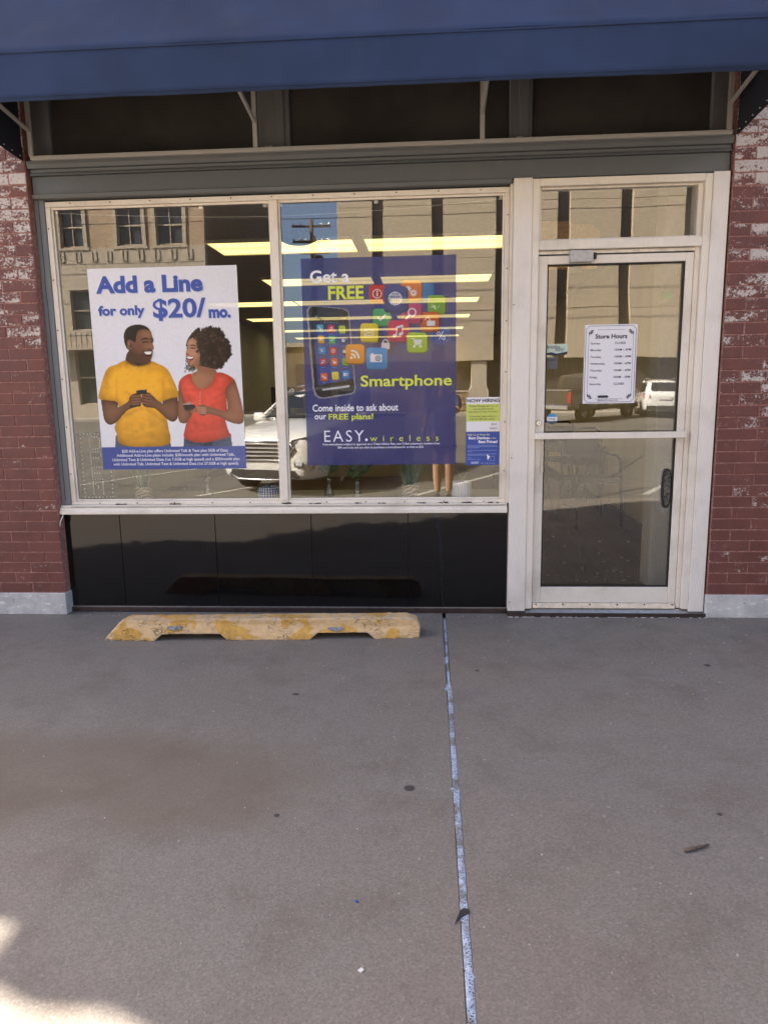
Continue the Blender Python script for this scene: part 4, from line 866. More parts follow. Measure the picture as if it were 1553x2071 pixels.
for (tx, *bx, mt, bo) in (('Get a',-.714,-.475,2.062,2.137,'ink_wt',.022), ('FREE',-.606,-.389,1.964,2.043,'ink_lime',.028), ('Smartphone',-.419,.141,1.420,1.509,'ink_lime',.020), ('Come inside to ask about',-.723,-.189,1.292,1.336,'ink_wt',.016), ('our',-.712,-.637,1.244,1.270,'ink_wt',.016),
                          ('FREE plans!',-.624,-.344,1.230,1.277,'ink_lime',.018), ('wireless',-.367,.060,1.103,1.141,'ink_lime',-.004), ('Free smartphone subject to approval on a Tribal Lifeline Plan, non-Tribal customers receive a free',-.664,.066,1.077,1.094,'ink_wt',.01), ('SIM card only and can elect to purchase a smartphone for as little as $25.',-.573,-.031,1.056,1.073,'ink_wt',.01)):
    text(tx, *bx, PY-.0008, MT[mt], p2, bo, space=2.0 if tx == 'wireless' else 1.0)
text('EASY', -.654, -.406, 1.103, 1.174, PY-.0008, MT['ink_wt'], p2, -.006, space=1.25)
MB().disc((-.390,1.114), .0085, PY-.0008).build('dot', MT['ink_wt'], p2)

# ---- small sheets beside it
def sheet_obj(name, label, x0, x1, z0, z1, y, mat, cat='sign', tilt=0.0):
    t = thing(name, label, cat, ((x0+x1)/2, y, z0)); MB().box(x0, x1, y, y+.0006, z0, z1).build('paper', mat, t); return t
paper = inkm('white_paper', (232,230,234)); limep = inkm('lime_paper', (200,210,104)); bluep = inkm('blue_paper', (58,82,162))
s = sheet_obj('hiring_sheet', 'white and lime green NOW HIRING sheet at the right of the display window', .2300, .4345, 1.1575, 1.366, PY, paper)
MB().box(.2310, .4345, PY-.0008, PY-.0002, 1.219, 1.325).build('lime_panel', limep, s)
text('NOW HIRING', .2340, .4340, 1.335, 1.357, PY-.0015, MT['ink_dark'], s, .02)
for (tx, *bx) in (('Mobile Management, Inc. is',.2485,.4175,1.304,1.318), ('recruiting Enrollment',.2705,.3955,1.287,1.301), ('Specialists for Easy Wireless.',.2425,.4215,1.270,1.284), ('If interested apply within, or',.2485,.4165,1.242,1.256), ('scan the QR code, below.',.2525,.4055,1.226,1.240), ('EASY.',.3775,.4245,1.170,1.182)): text(tx, *bx, PY-.0015, MT['ink_dark'], s, .0)
text('Qlink', .3825, .4175, 1.193, 1.209, PY-.0015, MT['ink_dark'], s, -.005, shear=.3)
s = sheet_obj('notice_sheet', 'blue Best Devices Best Prices notice below the hiring sheet', .2275, .4340, .949, 1.1545, PY+.0004, bluep)
ly = inkm('pale_yellow_ink', (226,224,170))
text('Help Us to Keep the', .2375,.3735,1.129,1.144, PY-.001, ly, s, .01); text('Best Devices', .2455,.3725,1.109,1.126, PY-.001, MT['ink_wt'], s, .035); text('at the', .3775,.4135,1.111,1.121, PY-.001, ly, s, .005); text('Best Prices!', .3055,.4215,1.085,1.103, PY-.001, MT['ink_wt'], s, .035)
pi = inkm('light_blue_ink', (150,166,212))
for z, x1 in ((1.0715,.4205),(1.0635,.4205),(1.057,.3145),(1.0405,.4215),(1.0325,.2685),(1.0175,.4215),(1.0105,.3515),(.9945,.2685),(.985,.3175)):
    x = .2385; q = MB(); r2 = random.Random(int(z*1e4))
    while x < x1-.004:                                       # lines of print too small to read
        w = r2.uniform(.004,.012); q.flat([(x,z-.0015),(min(x+w,x1),z-.0015),(min(x+w,x1),z+.0015),(x,z+.0015)], PY-.001); x += w+.002
    q.build('small_print', pi, s)
text('EASY', .2625,.3095,.957,.971, PY-.001, MT['ink_wt'], s, .01); text('wireless', .3215,.4055,.958,.965, PY-.001, MT['ink_wt'], s, 0, space=2)
MB().flat([(.3575,1.017),(.3765,1.002),(.3635,.977)], PY-.001).build('arrow', MT['ink_wt'], s); MB().ribbon([(.3785,.976),(.4045,.976),(.4045,1.003),(.3785,1.003)], .001, PY-.001, True).build('box_outline', MT['ink_wt'], s)

DY = .0728
s = sheet_obj('store_hours_sheet', 'white Store Hours sheet with ornamental border taped to the door glass', .927, 1.2345, 1.319, 1.782, DY, paper, 'sign')
text('Store Hours', .990,1.176,1.700,1.727, DY-.001, MT['ink_dark'], s, .03)
for (d, h, z, w) in (('Sunday','CLOSED',1.664,.054), ('Monday','10AM – 6PM',1.625,.063), ('Tuesday','10AM – 6PM',1.585,.063), ('Wednesday','10AM – 6PM',1.545,.087), ('Thursday','10AM – 6PM',1.505,.070), ('Friday','10AM – 6PM',1.465,.045), ('Saturday','CLOSED',1.425,.068)):
    text(d, .965, .965+w, z, z+.0155, DY-.001, MT['ink_dark'], s, .012); text(h, 1.106, 1.106+(.063 if h == 'CLOSED' else .096), z+.0035, z+.0165, DY-.001, MT['ink_dark'], s, .012)
text('MyEasyWireless.com', 1.017,1.135,1.331,1.343, DY-.001, MT['ink_dark'], s, .005)
MB().prism_y([(1.020,1.352),(1.074,1.352),(1.081,1.3595),(1.074,1.367),(1.020,1.367),(1.013,1.3595)], DY-.0009, DY-.0003).build('print_pill', MT['ink_dark'], s)
q = MB(); c = .016; a, b, e, f = .935, 1.227, 1.327, 1.774
q.ribbon([(a,e+c),(a+c*.4,e+c*.8),(a+c*.8,e+c*.4),(a+c,e),(b-c,e),(b-c*.8,e+c*.4),(b-c*.4,e+c*.8),(b,e+c),(b,f-c),(b-c*.4,f-c*.8),(b-c*.8,f-c*.4),(b-c,f),(a+c,f),(a+c*.8,f-c*.4),(a+c*.4,f-c*.8),(a,f-c)], .0022, DY-.001, True)
q.ribbon([(.952,1.36),(.952,1.742)], .0014, DY-.001); q.ribbon([(1.212,1.36),(1.212,1.742)], .0014, DY-.001); q.ribbon([(1.0,1.752),(1.165,1.752)], .0014, DY-.001); q.ribbon([(1.0,1.346),(1.165,1.346)], .0014, DY-.001)
q.build('print_border', MT['ink_dark'], s)
q = MB()
for (cx, cz, sx, sz) in ((.952,1.752,1,-1),(1.212,1.752,-1,-1),(.952,1.346,1,1),(1.212,1.346,-1,1)):
    for an in (.15,.5,.8,1.1,1.45):
        L = .034; x1, z1 = cx+sx*L*math.cos(an), cz+sz*L*math.sin(an); x0, z0 = cx+sx*.010*math.cos(an), cz+sz*.010*math.sin(an); nx, nz = -(z1-z0)*.14, (x1-x0)*.14; mx_, mz = (x0+x1)/2, (z0+z1)/2
        q.flat([(x0,z0),(mx_+nx,mz+nz),(x1,z1),(mx_-nx,mz-nz)], DY-.001)
q.build('print_ornament', MT['ink_dark'], s)
s = thing('breathe_easy_sticker', 'pale green breathe easy sticker with navy wave on the left of the door glass', 'sticker', (.766, DY, 1.61))
MB().prism_y([(.703,1.625),(.708,1.62),(.825,1.62),(.830,1.627),(.830,1.668),(.824,1.675),(.709,1.675),(.703,1.669)], DY, DY+.0005).build('paper', inkm('pale_mint_vinyl', (196,208,190)), s)
MB().prism_y([(.703,1.612),(.76,1.606),(.826,1.612),(.829,1.630),(.80,1.624),(.765,1.618),(.735,1.627),(.703,1.622)], DY-.001, DY-.0004).build('wave', MT['ink_dark'], s)
text('breathe', .709,.784,1.648,1.669, DY-.001, MT['ink_dark'], s, .0); text('easy', .757,.812,1.624,1.650, DY-.0015, inkm('teal_ink',(64,120,140)), s, .005, shear=.3)
s = thing('payment_sticker', 'small grey Square sticker below the breathe easy sticker', 'sticker', (.738, DY, 1.53))
MB().box(.704, .773, DY, DY+.0005, 1.529, 1.598).build('paper', inkm('grey_vinyl', (92,92,92)), s); text('Square', .724,.764,1.574,1.588, DY-.001, inkm('silver_ink',(28,28,30)), s, .01); MB().ribbon([(.709,1.576),(.719,1.576),(.719,1.587),(.709,1.587)], .002, DY-.001, True).build('print_square', inkm('black_ink',(24,24,26)), s)
s = thing('octagonal_sticker', 'octagonal blue and white security sticker beside the door lock', 'sticker', (.748, DY, 1.2))
oc = [(.7475+.0335*math.cos(k*math.pi/4+math.pi/8), 1.2295+.0335*math.sin(k*math.pi/4+math.pi/8)) for k in range(8)]
MB().prism_y(oc, DY, DY+.0005).build('vinyl', paper, s)
MB().flat([p for p in oc if p[1] > 1.24][:4], DY-.0008).build('blue_field', inkm('sky_blue_ink', (60,150,210)), s); MB().flat([p for p in oc if p[1] < 1.22][:4], DY-.0008).build('dark_field', inkm('slate_ink', (66,78,98)), s)
text('ring', .7285,.766,1.221,1.237, DY-.001, inkm('grey_blue_ink', (96,120,150)), s, .01)
# ------------------------------------------------------------------ inside the shop
def mat_planks():
    t = NT('dark_wood_plank_floor'); b = t.n('TexBrick'); p = t.pos(); mp = t.n('Mapping'); mp.inputs['Rotation'].default_value = (0,0,R(90)); t.l(p, mp.inputs[0]); t.l(mp.outputs[0], b.inputs['Vector'])
    b.inputs['Scale'].default_value = 1; b.inputs['Brick Width'].default_value = 1.2; b.inputs['Row Height'].default_value = .16; b.inputs['Mortar Size'].default_value = .002
    b.inputs['Color1'].default_value = (.075,.045,.032,1); b.inputs['Color2'].default_value = (.13,.082,.058,1); b.inputs['Mortar'].default_value = (.015,.01,.008,1)
    g = t.noise(t.pos((40,3,1)), 1, 5, .6); t.base(t.mix(t.ramp(g, .3, .7, 0, .5), b.outputs[0], (.03,.02,.015))); t.rough(.4); return t.m
MT['planks'] = mat_planks()
struct(MB().box(-3.5, 1.98, .17, 13.7, -.05, .045).build('shop_floor', MT['planks']))
struct(MB().box(-3.5, 1.98, .17, 13.7, 2.715, 2.76).build('shop_ceiling', MT['ceil']))
iw = struct(MB().box(-3.56, -3.5, .5, 13.7, .0, 2.9).build('interior_wall', plain('grey_interior_paint', (.30,.31,.34), .75, 0, .06, 4)))
iw2 = struct(MB().box(1.95, 2.05, .17, 13.7, .0, 2.9).build('interior_wall', MT['plaster']))
iw3 = struct(MB().box(-3.5, 1.95, 13.6, 13.75, .0, 2.9).build('interior_wall', MT['plaster']))
struct(MB().box(-3.5, -2.40, .17, .30, .0, 2.9).build('interior_wall', MT['plaster']))
MB().box(1.925, 1.9495, .70, 13.5, .045, .17).build('baseboard', MT['darkbrown'], iw2); MB().box(-3.4995, -3.475, .6, 13.5, .045, .17).build('baseboard', MT['darkbrown'], iw)
MT['cabinet'] = plain('cream_partition_paint', (.55,.49,.39), .6, 0, .05)
struct(MB().box(1.50, 1.95, .50, .70, .045, 2.71).build('partition_wall', MT['cabinet'], bevel=.004))
struct(MB().box(-2.395, .49, .162, .80, .60, .700).build('display_ledge', plain('painted_ledge', (.30,.26,.21), .6)))
struct(MB().box(-2.395, .49, .76, .80, .045, .5995).build('ledge_front', plain('painted_ledge_front', (.26,.22,.18), .6)))
# doorway panels and a door far back
fd = thing('inner_door', 'brown door in the far wall of the shop, seen faintly through the left pane', 'door', (-2.9, 13.55, .045))
MB().box(-3.30, -2.45, 13.55, 13.598, .045, 2.10).build('leaf', plain('brown_door', (.20,.13,.08), .5), fd, bevel=.005); MB().cyl_y((-2.53,1.02), .03, 13.51, 13.549, 12).build('knob', MT['alu'], fd)
# ceiling lights
def mat_lamp():
    t = NT('warm_light_panel'); e = t.n('Emission'); p = t.pos(); sx = t.n('SeparateXYZ'); tc = t.n('TexCoord'); t.l(tc.outputs['Object'], sx.inputs[0])
    w = t.math('ABSOLUTE', t.math('SINE', t.math('MULTIPLY', sx.outputs[1], 11.0))); e.inputs[0].default_value = (1.0,.77,.28,1); t.l(t.ramp(w, 0, 1, .27, .40), e.inputs[1]); t.l(e.outputs[0], t.out.inputs[0]); t.t.nodes.remove(t.b); return t.m
MT['lamp'] = mat_lamp(); MT['lampframe'] = plain('light_frame', (.45,.40,.28), .5)
proto = None; nth = ['nearest the window','second row from the window','third row from the window','fourth row','fifth row','last row at the back']
for r, y in enumerate((2.26, 4.30, 6.30, 8.55, 11.0, 13.1)):
    for (x, side) in ((-2.56,'left'), (-1.28,'middle'), (.085,'right')):
        if x < -2 and r < 2: continue
        lb = 'yellowish ceiling light panel, %s one, %s' % (side, nth[r])
        if proto is None:
            proto = thing('ceiling_light', lb, 'ceiling light', (x, y, 2.70), group='ceiling lights in rows')
            f = MB(); f.box(-.645,.645,-.30,-.285,-.012,.014); f.box(-.645,.645,.285,.30,-.012,.014); f.box(-.645,-.630,-.285,.285,-.012,.014); f.box(.630,.645,-.285,.285,-.012,.014); f.build('frame', MT['lampframe'], proto, local=True)
            MB().box(-.63,.63,-.285,.285,-.004,.010).build('diffuser', MT['lamp'], proto, local=True)
        else:
            o = copy_tree(proto); o.location = (x, y, 2.70); o['label'] = lb
vt = thing('round_ceiling_vent', 'round dark vent hanging from the ceiling behind the window mullion', 'vent', (-1.06, 1.70, 2.60))
MB().lathe([(0,0),(.10,.004),(.155,.03),(.165,.045),(.15,.05),(.02,.055)], (-1.06,1.70,2.61), 32).build('dish', MT['blackmetal'], vt, smooth=True); MB().lathe([(.03,0),(.03,.06)], (-1.06,1.70,2.655), 10).build('stem', MT['blackmetal'], vt)

# plants on the ledge behind the glass
def mat_basket():
    t = NT('woven_seagrass'); p = t.pos(obj=True); w = t.n('TexWave', wave_type='BANDS', bands_direction='Z'); mp = t.n('Mapping'); mp.inputs['Rotation'].default_value = (.5,.4,0); t.l(p, mp.inputs[0]); t.l(mp.outputs[0], w.inputs['Vector']); w.inputs['Scale'].default_value = 16; w.inputs['Distortion'].default_value = 6; w.inputs['Detail'].default_value = 3; w.inputs['Detail Scale'].default_value = 2
    t.base(t.mix(w.outputs[1], (.30,.20,.11), (.72,.60,.42))); t.rough(.8); t.bump(w.outputs[1], .9, .008); return t.m
MT['basket'] = mat_basket()
def mat_rib(name, c1, c2, sc, band):
    t = NT(name); tc = t.n('TexCoord'); sx = t.n('SeparateXYZ'); t.l(tc.outputs['Object'], sx.inputs[0]); a = t.math('ARCTAN2', sx.outputs[1], sx.outputs[0]); w = t.math('SINE', t.math('MULTIPLY', a, sc))
    if band: w = t.math('ADD', w, t.math('MULTIPLY', t.math('SINE', t.math('MULTIPLY', sx.outputs[2], 420.0)), .8))
    t.base(t.mix(t.ramp(w, -.3, .3), c1, c2)); t.rough(.5); t.bump(w, .5, .003); return t.m
MT['potstripe'] = mat_rib('navy_white_striped_ceramic', (.06,.08,.16), (.72,.72,.74), 26, True); MT['potwhite'] = mat_rib('white_fluted_ceramic', (.55,.57,.60), (.80,.80,.80), 32, False)
MT['soil'] = plain('potting_soil', (.02,.016,.012), .95, 0, .4, 90)
MT['grassleaf'] = plain('dusty_green_grass', (.11,.24,.15), .6, 0, .5, 14, obj=True); MT['grasspale'] = plain('pale_dry_grass', (.42,.42,.28), .7, 0, .3, 14, obj=True); MT['leafgreen'] = plain('glossy_leaf_green', (.05,.12,.035), .35, 0, .4, 20, obj=True)
def blade(m, base, top, w, bend, rr):
    a, b = Vector(base), Vector(top); d = b-a; sd = Vector((rr.uniform(-1,1), rr.uniform(-1,1), 0)).normalized(); o = []
    for i in range(5):
        t = i/4; p = a+d*t+bend*(t*t); ww = w*(1-t*.85); o += [p-sd*ww, p+sd*ww]
    m.add(o, [(2*i,2*i+1,2*i+3,2*i+2) for i in range(4)])
LZ = .700
def grass_pot(x, y, label, potmat, r, h, n, gh, spread, seed):
    t = thing('grass_plant', label, 'potted plant', (x,y,LZ), group='plants on the window ledge'); rr = random.Random(seed)
    MB().lathe([(r*.86,0),(r*.95,.01),(r,.04),(r*.98,h-.012),(r*1.02,h),(r*.9,h),(r*.88,h-.02)], (0,0,0), 28).build('basket', potmat, t, smooth=True, local=True)
    MB().lathe([(0,h-.022),(r*.885,h-.018)], (0,0,0), 20).build('soil', MT['soil'], t, local=True)
    for nm, mt, k in (('green_blades', MT['grassleaf'], n), ('pale_blades', MT['grasspale'], n//2)):
        g = MB()
        for i in range(k):
            a = rr.uniform(0,6.283); q = rr.uniform(0,r*.6); tt = rr.uniform(.7,1.0)*gh; s = rr.uniform(.2,1)*spread
            blade(g, (q*math.cos(a),q*math.sin(a),h-.03), (q*math.cos(a)+s*math.cos(a), q*math.sin(a)+s*math.sin(a), tt), rr.uniform(.0016,.003), Vector((math.cos(a),math.sin(a),-.3))*rr.uniform(0,.05), rr)
        o = g.build(nm, mt, t, local=True); o['kind'] = 'stuff'
    return t
grass_pot(-.122, .28, 'woven basket of tall upright grass below the navy poster', MT['basket'], .057, .110, 90, .34, .075, 1)
grass_pot(-1.915, .28, 'woven basket of tall grass below the white poster', MT['basket'], .056, .105, 60, .36, .06, 2)
t = thing('striped_pot', 'navy and white striped round pot beside the window mullion', 'potted plant', (-1.060,.28,LZ), group='plants on the window ledge')
MB().lathe([(.055,0),(.070,.012),(.078,.045),(.074,.085),(.062,.10),(.055,.10),(.06,.085)], (0,0,0), 36).build('pot', MT['potstripe'], t, smooth=True, local=True); MB().lathe([(0,.088),(.058,.088)], (0,0,0), 20).build('soil', MT['soil'], t, local=True)
g = MB(); rr = random.Random(4); [blade(g, (0,0,.085), (rr.uniform(-.06,.06), rr.uniform(-.04,.04), rr.uniform(.16,.24)), .004, Vector((rr.uniform(-.03,.03),0,-.02)), rr) for _ in range(9)]; g.build('leaves', MT['leafgreen'], t, local=True)
t = thing('fluted_pot', 'white fluted ceramic pot with a thin sprig, rightmost on the window ledge', 'potted plant', (.212,.28,LZ), group='plants on the window ledge')
MB().lathe([(.056,0),(.060,.006),(.060,.022)], (0,0,0), 36).build('bare_foot', plain('raw_clay', (.55,.45,.36), .8, obj=True), t, smooth=True, local=True)
MB().lathe([(.0605,.022),(.062,.03),(.062,.118),(.060,.126),(.052,.126),(.052,.11)], (0,0,0), 48).build('pot', MT['potwhite'], t, smooth=True, local=True); MB().lathe([(0,.112),(.053,.112)], (0,0,0), 20).build('soil', MT['soil'], t, local=True)
g = MB(); g.tube([(0,0,.11),(.01,0,.15),(.045,.005,.185)], .0016, 5); g.tube([(0,0,.11),(-.008,0,.16),(-.03,.0,.20)], .0014, 5); g.build('sprig', MT['grasspale'], t, local=True)
def leafy(x, y, label, seed, h0, spread, n):
    t = thing('leafy_plant', label, 'potted plant', (x,y,LZ), group='plants on the window ledge'); rr = random.Random(seed)
    MB().lathe([(.034,0),(.036,.004),(.030,.03),(.018,.07),(.020,.11),(.026,.135)], (0,0,0), 20).build('glass_vase', glass('vase_glass_%d' % seed, .10, (.75,.78,.76)), t, smooth=True, local=True)
    st = MB(); lv = MB()
    for k in range(n):
        a = rr.uniform(0,6.283); top = Vector((spread*math.cos(a)*rr.uniform(.3,1), .6*spread*math.sin(a)*rr.uniform(.3,1), h0+rr.uniform(0,.08))); st.tube([(0,0,.02),(0,0,.13),tuple(top)], .0014, 5)
        for j in range(7):
            q = Vector((0,0,.13)).lerp(top, .3+.1*j); b = rr.uniform(0,6.283); d = Vector((math.cos(b), math.sin(b)*.6, .5)).normalized()*rr.uniform(.03,.055); s = Vector((-d.y,d.x,.1)).normalized()*.008
            lv.add([tuple(q), tuple(q+d*.5+s), tuple(q+d), tuple(q+d*.5-s)], [(0,1,2,3)])
    st.build('stems', MT['leafgreen'], t, local=True); o = lv.build('leaves', MT['leafgreen'], t, local=True); o['kind'] = 'stuff'
leafy(-.475, .30, 'small dark leafy plant in a clear vase below the navy poster', 11, .20, .11, 9)
leafy(-.69, .50, 'faint leafy plant in a clear vase behind the window mullion', 12, .20, .09, 6)
leafy(-1.55, .52, 'thin sprig in a clear vase below the middle of the white poster', 13, .20, .04, 2)

# unlit OPEN sign made of small lamps on a clear board
os_ = thing('open_sign', 'unlit vertical OPEN sign of small white lamps at the left of the window', 'sign', (-2.15, .135, .745))
MB().box(-2.268, -2.030, .134, .137, .745, 1.178).build('board', glass('clear_acrylic', .02, (.62,.63,.61)), os_)
L5 = {'O':['01110','10001','10001','10001','10001','10001','01110'],'P':['11110','10001','10001','11110','10000','10000','10000'],'E':['11111','10000','10000','11110','10000','10000','11111'],'N':['10001','11001','10101','10101','10011','10001','10001']}
MT['led'] = plain('milky_lamp', (.85,.85,.82), .3)
for i, ch in enumerate('OPEN'):
    g = MB()
    for r, row in enumerate(L5[ch]):
        for c, b in enumerate(row):
            if b == '1': g.lathe([(.0028,-.0028),(.0032,0),(.0028,.0028)], (-2.186+c*.0165, .131, 1.150-i*.098-r*.0132), 6)
    o = g.build('lamp_letter', MT['led'], os_); o['kind'] = 'stuff'
g = MB()
for k in range(16): z = .758+k*.0272; [g.lathe([(.0028,-.0028),(.0032,0),(.0028,.0028)], (x,.131,z), 6) for x in (-2.246,-2.058)]
for x in np.arange(-2.222,-2.06,.024): [g.lathe([(.0028,-.0028),(.0032,0),(.0028,.0028)], (x,.131,z), 6) for z in (.756,1.168)]
o = g.build('lamp_border', MT['led'], os_); o['kind'] = 'stuff'
# little hooks stuck to the top of the panes
for x, lb in ((-2.266,'at the top left corner of the left pane'), (-1.364,'at the top middle of the left pane'), (-.972,'at the top right corner of the left pane'), (-.880,'at the top left corner of the right pane'), (-.307,'at the top middle of the right pane'), (.430,'at the top right corner of the right pane')):
    h = thing('pane_hook', 'small cream plastic hook ' + lb, 'hook', (x,.108,2.52), group='hooks on the glass')
    q = MB().box(x-.012, x+.012, .107, .112, 2.510, 2.536).build('plate', MT['whiteplastic'], h, bevel=.002); MB().tube([(x,.112,2.520),(x,.122,2.516),(x,.124,2.524)], .0025, 6).build('hook', MT['whiteplastic'], h)
wires = thing('hanging_wire', 'thin wire strung between the hooks across the top of the window', 'wire', (-.9,.124,2.5))
MB().tube([(-2.27+.1*k, .124, 2.517-.16*math.sin(math.pi*k/27.0)*.35) for k in range(28)], .0010, 4).build('strand', MT['whiteplastic'], wires)
g = thing('green_sign', 'small green sign on the partition behind the door glass', 'sign', (1.49,.30,1.94)); MB().box(1.436,1.498,.295,.300,1.945,1.992).build('plate', inkm('green_plastic', (86,150,84)), g); MB().box(1.498,1.4995,.29,.50,1.945,1.992).build('bracket', MT['alu'], g)

# chairs and table beyond the door
MT['chairtube'] = plain('matt_black_tube', (.012,.011,.010), .75, 0, .2, spec=.2)
def chair(x, y, rz, label):
    t = thing('metal_chair', label, 'chair', (x,y,.045), rz, group='chairs beyond the door')
    for sx in (-1,1):
        MB().tube([(sx*.24,-.22,0),(sx*.225,-.19,.45),(sx*.225,-.17,.66),(sx*.225,-.10,.70),(sx*.225,.16,.70)], .013, 8).build('front_leg', MT['chairtube'], t, smooth=True, local=True)
        MB().tube([(sx*.24,.28,0),(sx*.22,.20,.45),(sx*.21,.26,.92)], .013, 8).build('rear_leg', MT['chairtube'], t, smooth=True, local=True)
    MB().tube([(-.21,.26,.92),(-.15,.275,.955),(.15,.275,.955),(.21,.26,.92)], .013, 8).build('top_rail', MT['chairtube'], t, smooth=True, local=True)
    MB().prism_z([(-.22,-.21),(.22,-.21),(.20,.21),(-.20,.21)], .44, .485).build('seat', plain('dark_seat_vinyl', (.035,.03,.028), .5), t, bevel=.015, seg=2, local=True)
    MB().prism_x([(.235,.58),(.262,.58),(.285,.90),(.258,.90)], -.19, .19).build('backrest', bpy.data.materials['dark_seat_vinyl'], t, bevel=.01, local=True)
    MB().tube([(-.235,-.2,.2),(-.23,.24,.2)], .009, 6).build('stretcher', MT['chairtube'], t, local=True)
chair(1.62, 2.86, R(12), 'dark metal chair nearest the door inside the shop'); chair(1.02, 3.75, R(-60), 'dark metal chair behind the nearest one, left of the table'); chair(1.60, 4.95, R(175), 'dark metal chair on the far side of the small table')
t = thing('small_table', 'small dark table among the chairs beyond the door', 'table', (1.55,3.95,.045))
MB().prism_z([(-.4,-.4),(.38,-.4),(.38,.4),(-.4,.4)], .70, .735).build('top', plain('dark_laminate', (.05,.04,.035), .35), t, bevel=.006, local=True)
[MB().tube([(sx*.34,sy*.34,0),(sx*.34,sy*.34,.70)], .018, 8).build('leg', MT['blackmetal'], t, local=True) for sx in (-1,1) for sy in (-1,1)]
sg = thing('tan_board', 'tan rounded board inside above the door, seen through the light over it', 'board', (.95,1.30,2.3))
MB().prism_y([(.62,2.30),(1.27,2.30),(1.27,2.56),(1.22,2.61),(1.06,2.62),(1.04,2.64),(.62,2.65)], 1.30, 1.36).build('panel', plain('orange_tan_laminate', (.80,.46,.17), .5), sg, bevel=.004); MB().box(1.045,1.053,1.294,1.2995,2.31,2.61).build('joint', MT['darkbrown'], sg)
ct = thing('service_counter', 'pale service counter standing across the middle of the shop', 'counter', (-1.6,7.2,.045))
MB().box(-3.0,-.4,7.0,7.5,.045,1.02).build('front', plain('counter_laminate', (.34,.27,.20), .5), ct, bevel=.01); MB().box(-3.05,-.35,6.9,7.6,1.021,1.06).build('top', plain('counter_top', (.12,.11,.10), .35), ct, bevel=.006)
for x, lb in ((-2.3,'left'),(-1.2,'right')):
    mo = thing('monitor', 'dark monitor on the %s of the service counter' % lb, 'monitor', (x,7.25,1.06)); MB().box(x-.26,x+.26,7.22,7.25,1.16,1.50).build('screen', MT['black'], mo, bevel=.006); MB().box(x-.03,x+.03,7.25,7.28,1.062,1.25).build('neck', MT['black'], mo); MB().box(x-.12,x+.12,7.17,7.35,1.0605,1.072).build('foot', MT['black'], mo)
# ------------------------------------------------------------------ the street behind the photographer (seen mirrored in the glass)
FAR = .22
MT['conc'] = plain('tan_exposed_aggregate_panel', (.46,.385,.28), .9, 0, .16, 14, .5); MT['strip'] = plain('dark_bronze_window_strip', (.075,.065,.055), .25, 0, .2, 8)
MT['conc2'] = plain('smooth_pale_concrete', (.44,.38,.30), .8, 0, .1, 6); MT['stonewall'] = plain('tan_ledge_stone', (.34,.24,.14), .85, 0, .35, 5, .4)
MT['winglass'] = plain('far_window_glass', (.05,.055,.06), .08, 0, .15, 2); MT['tanbrick'] = mat_brickwall(); MT['tanbrick'].name = 'tan_brick_far'
for nd in MT['tanbrick'].node_tree.nodes:
    if nd.type == 'TEX_BRICK': nd.inputs['Color1'].default_value = (.36,.24,.14,1); nd.inputs['Color2'].default_value = (.42,.30,.18,1); nd.inputs['Mortar'].default_value = (.34,.30,.25,1)
cb = thing('panel_office_building', 'tan concrete panel office block with dark vertical window strips, mirrored in the glass', 'building', (8,-40,FAR))
YB = -34.5; x = -4.75; step = 3.21; top = 16.0
MB().box(-4.72, 34, -56, YB-.55, FAR, top-.1).build('core', MT['strip'], cb)
k = 0; xs = -2.96 - step
while xs < 33:
    a = xs + .60 if k else -4.72; b = xs + step
    for (z0, z1) in ((2.95,5.55),(5.56,8.2),(8.21,10.9),(10.91,13.5),(13.51,top)):
        MB().box(a+.004, b-.004, YB-.5, YB+.02*((k+int(z0)) % 2), z0+.006, z1).build('panel', MT['conc'], cb, bevel=.012)
    MB().box(b, b+.60, YB-.5, YB-.36, 2.95, top-.3).build('window_strip', MT['strip'], cb)
    for z in (5.55, 8.2, 10.9, 13.5): MB().box(b, b+.60, YB-.36, YB-.33, z-.03, z+.03).build('mullion', MT['strip'], cb)
    xs += step; k += 1
for xp in (2.25, 9.0, 15.6, 22):
    MB().prism_y([(xp-.1,FAR),(xp+1.0,FAR),(xp+.98,1.35),(xp+.86,1.6),(xp+.86,2.95),(xp+.06,2.95),(xp+.06,1.6),(xp-.06,1.35)], YB-.9, YB-.1).build('column', MT['conc2'], cb, bevel=.02)
lw = thing('ledge_stone_wall', 'low wall of tan ledge stone in front of the office block', 'wall', (-1,-33.6,FAR)); rr = random.Random(2)
z = FAR; 
while z < 1.25:
    h = rr.uniform(.07,.13); x = -4.6 - rr.uniform(0,.3)
    while x < 2.1:
        w = rr.uniform(.25,.7); MB().box(x, min(x+w-.012,2.15), -33.75, -33.45+rr.uniform(-.03,.03), z, z+h-.012).build('stone', MT['stonewall'], lw); x += w
    z += h
MB().box(-4.7, 2.2, -33.85, -33.40, z, z+.07).build('coping', MT['conc2'], lw)

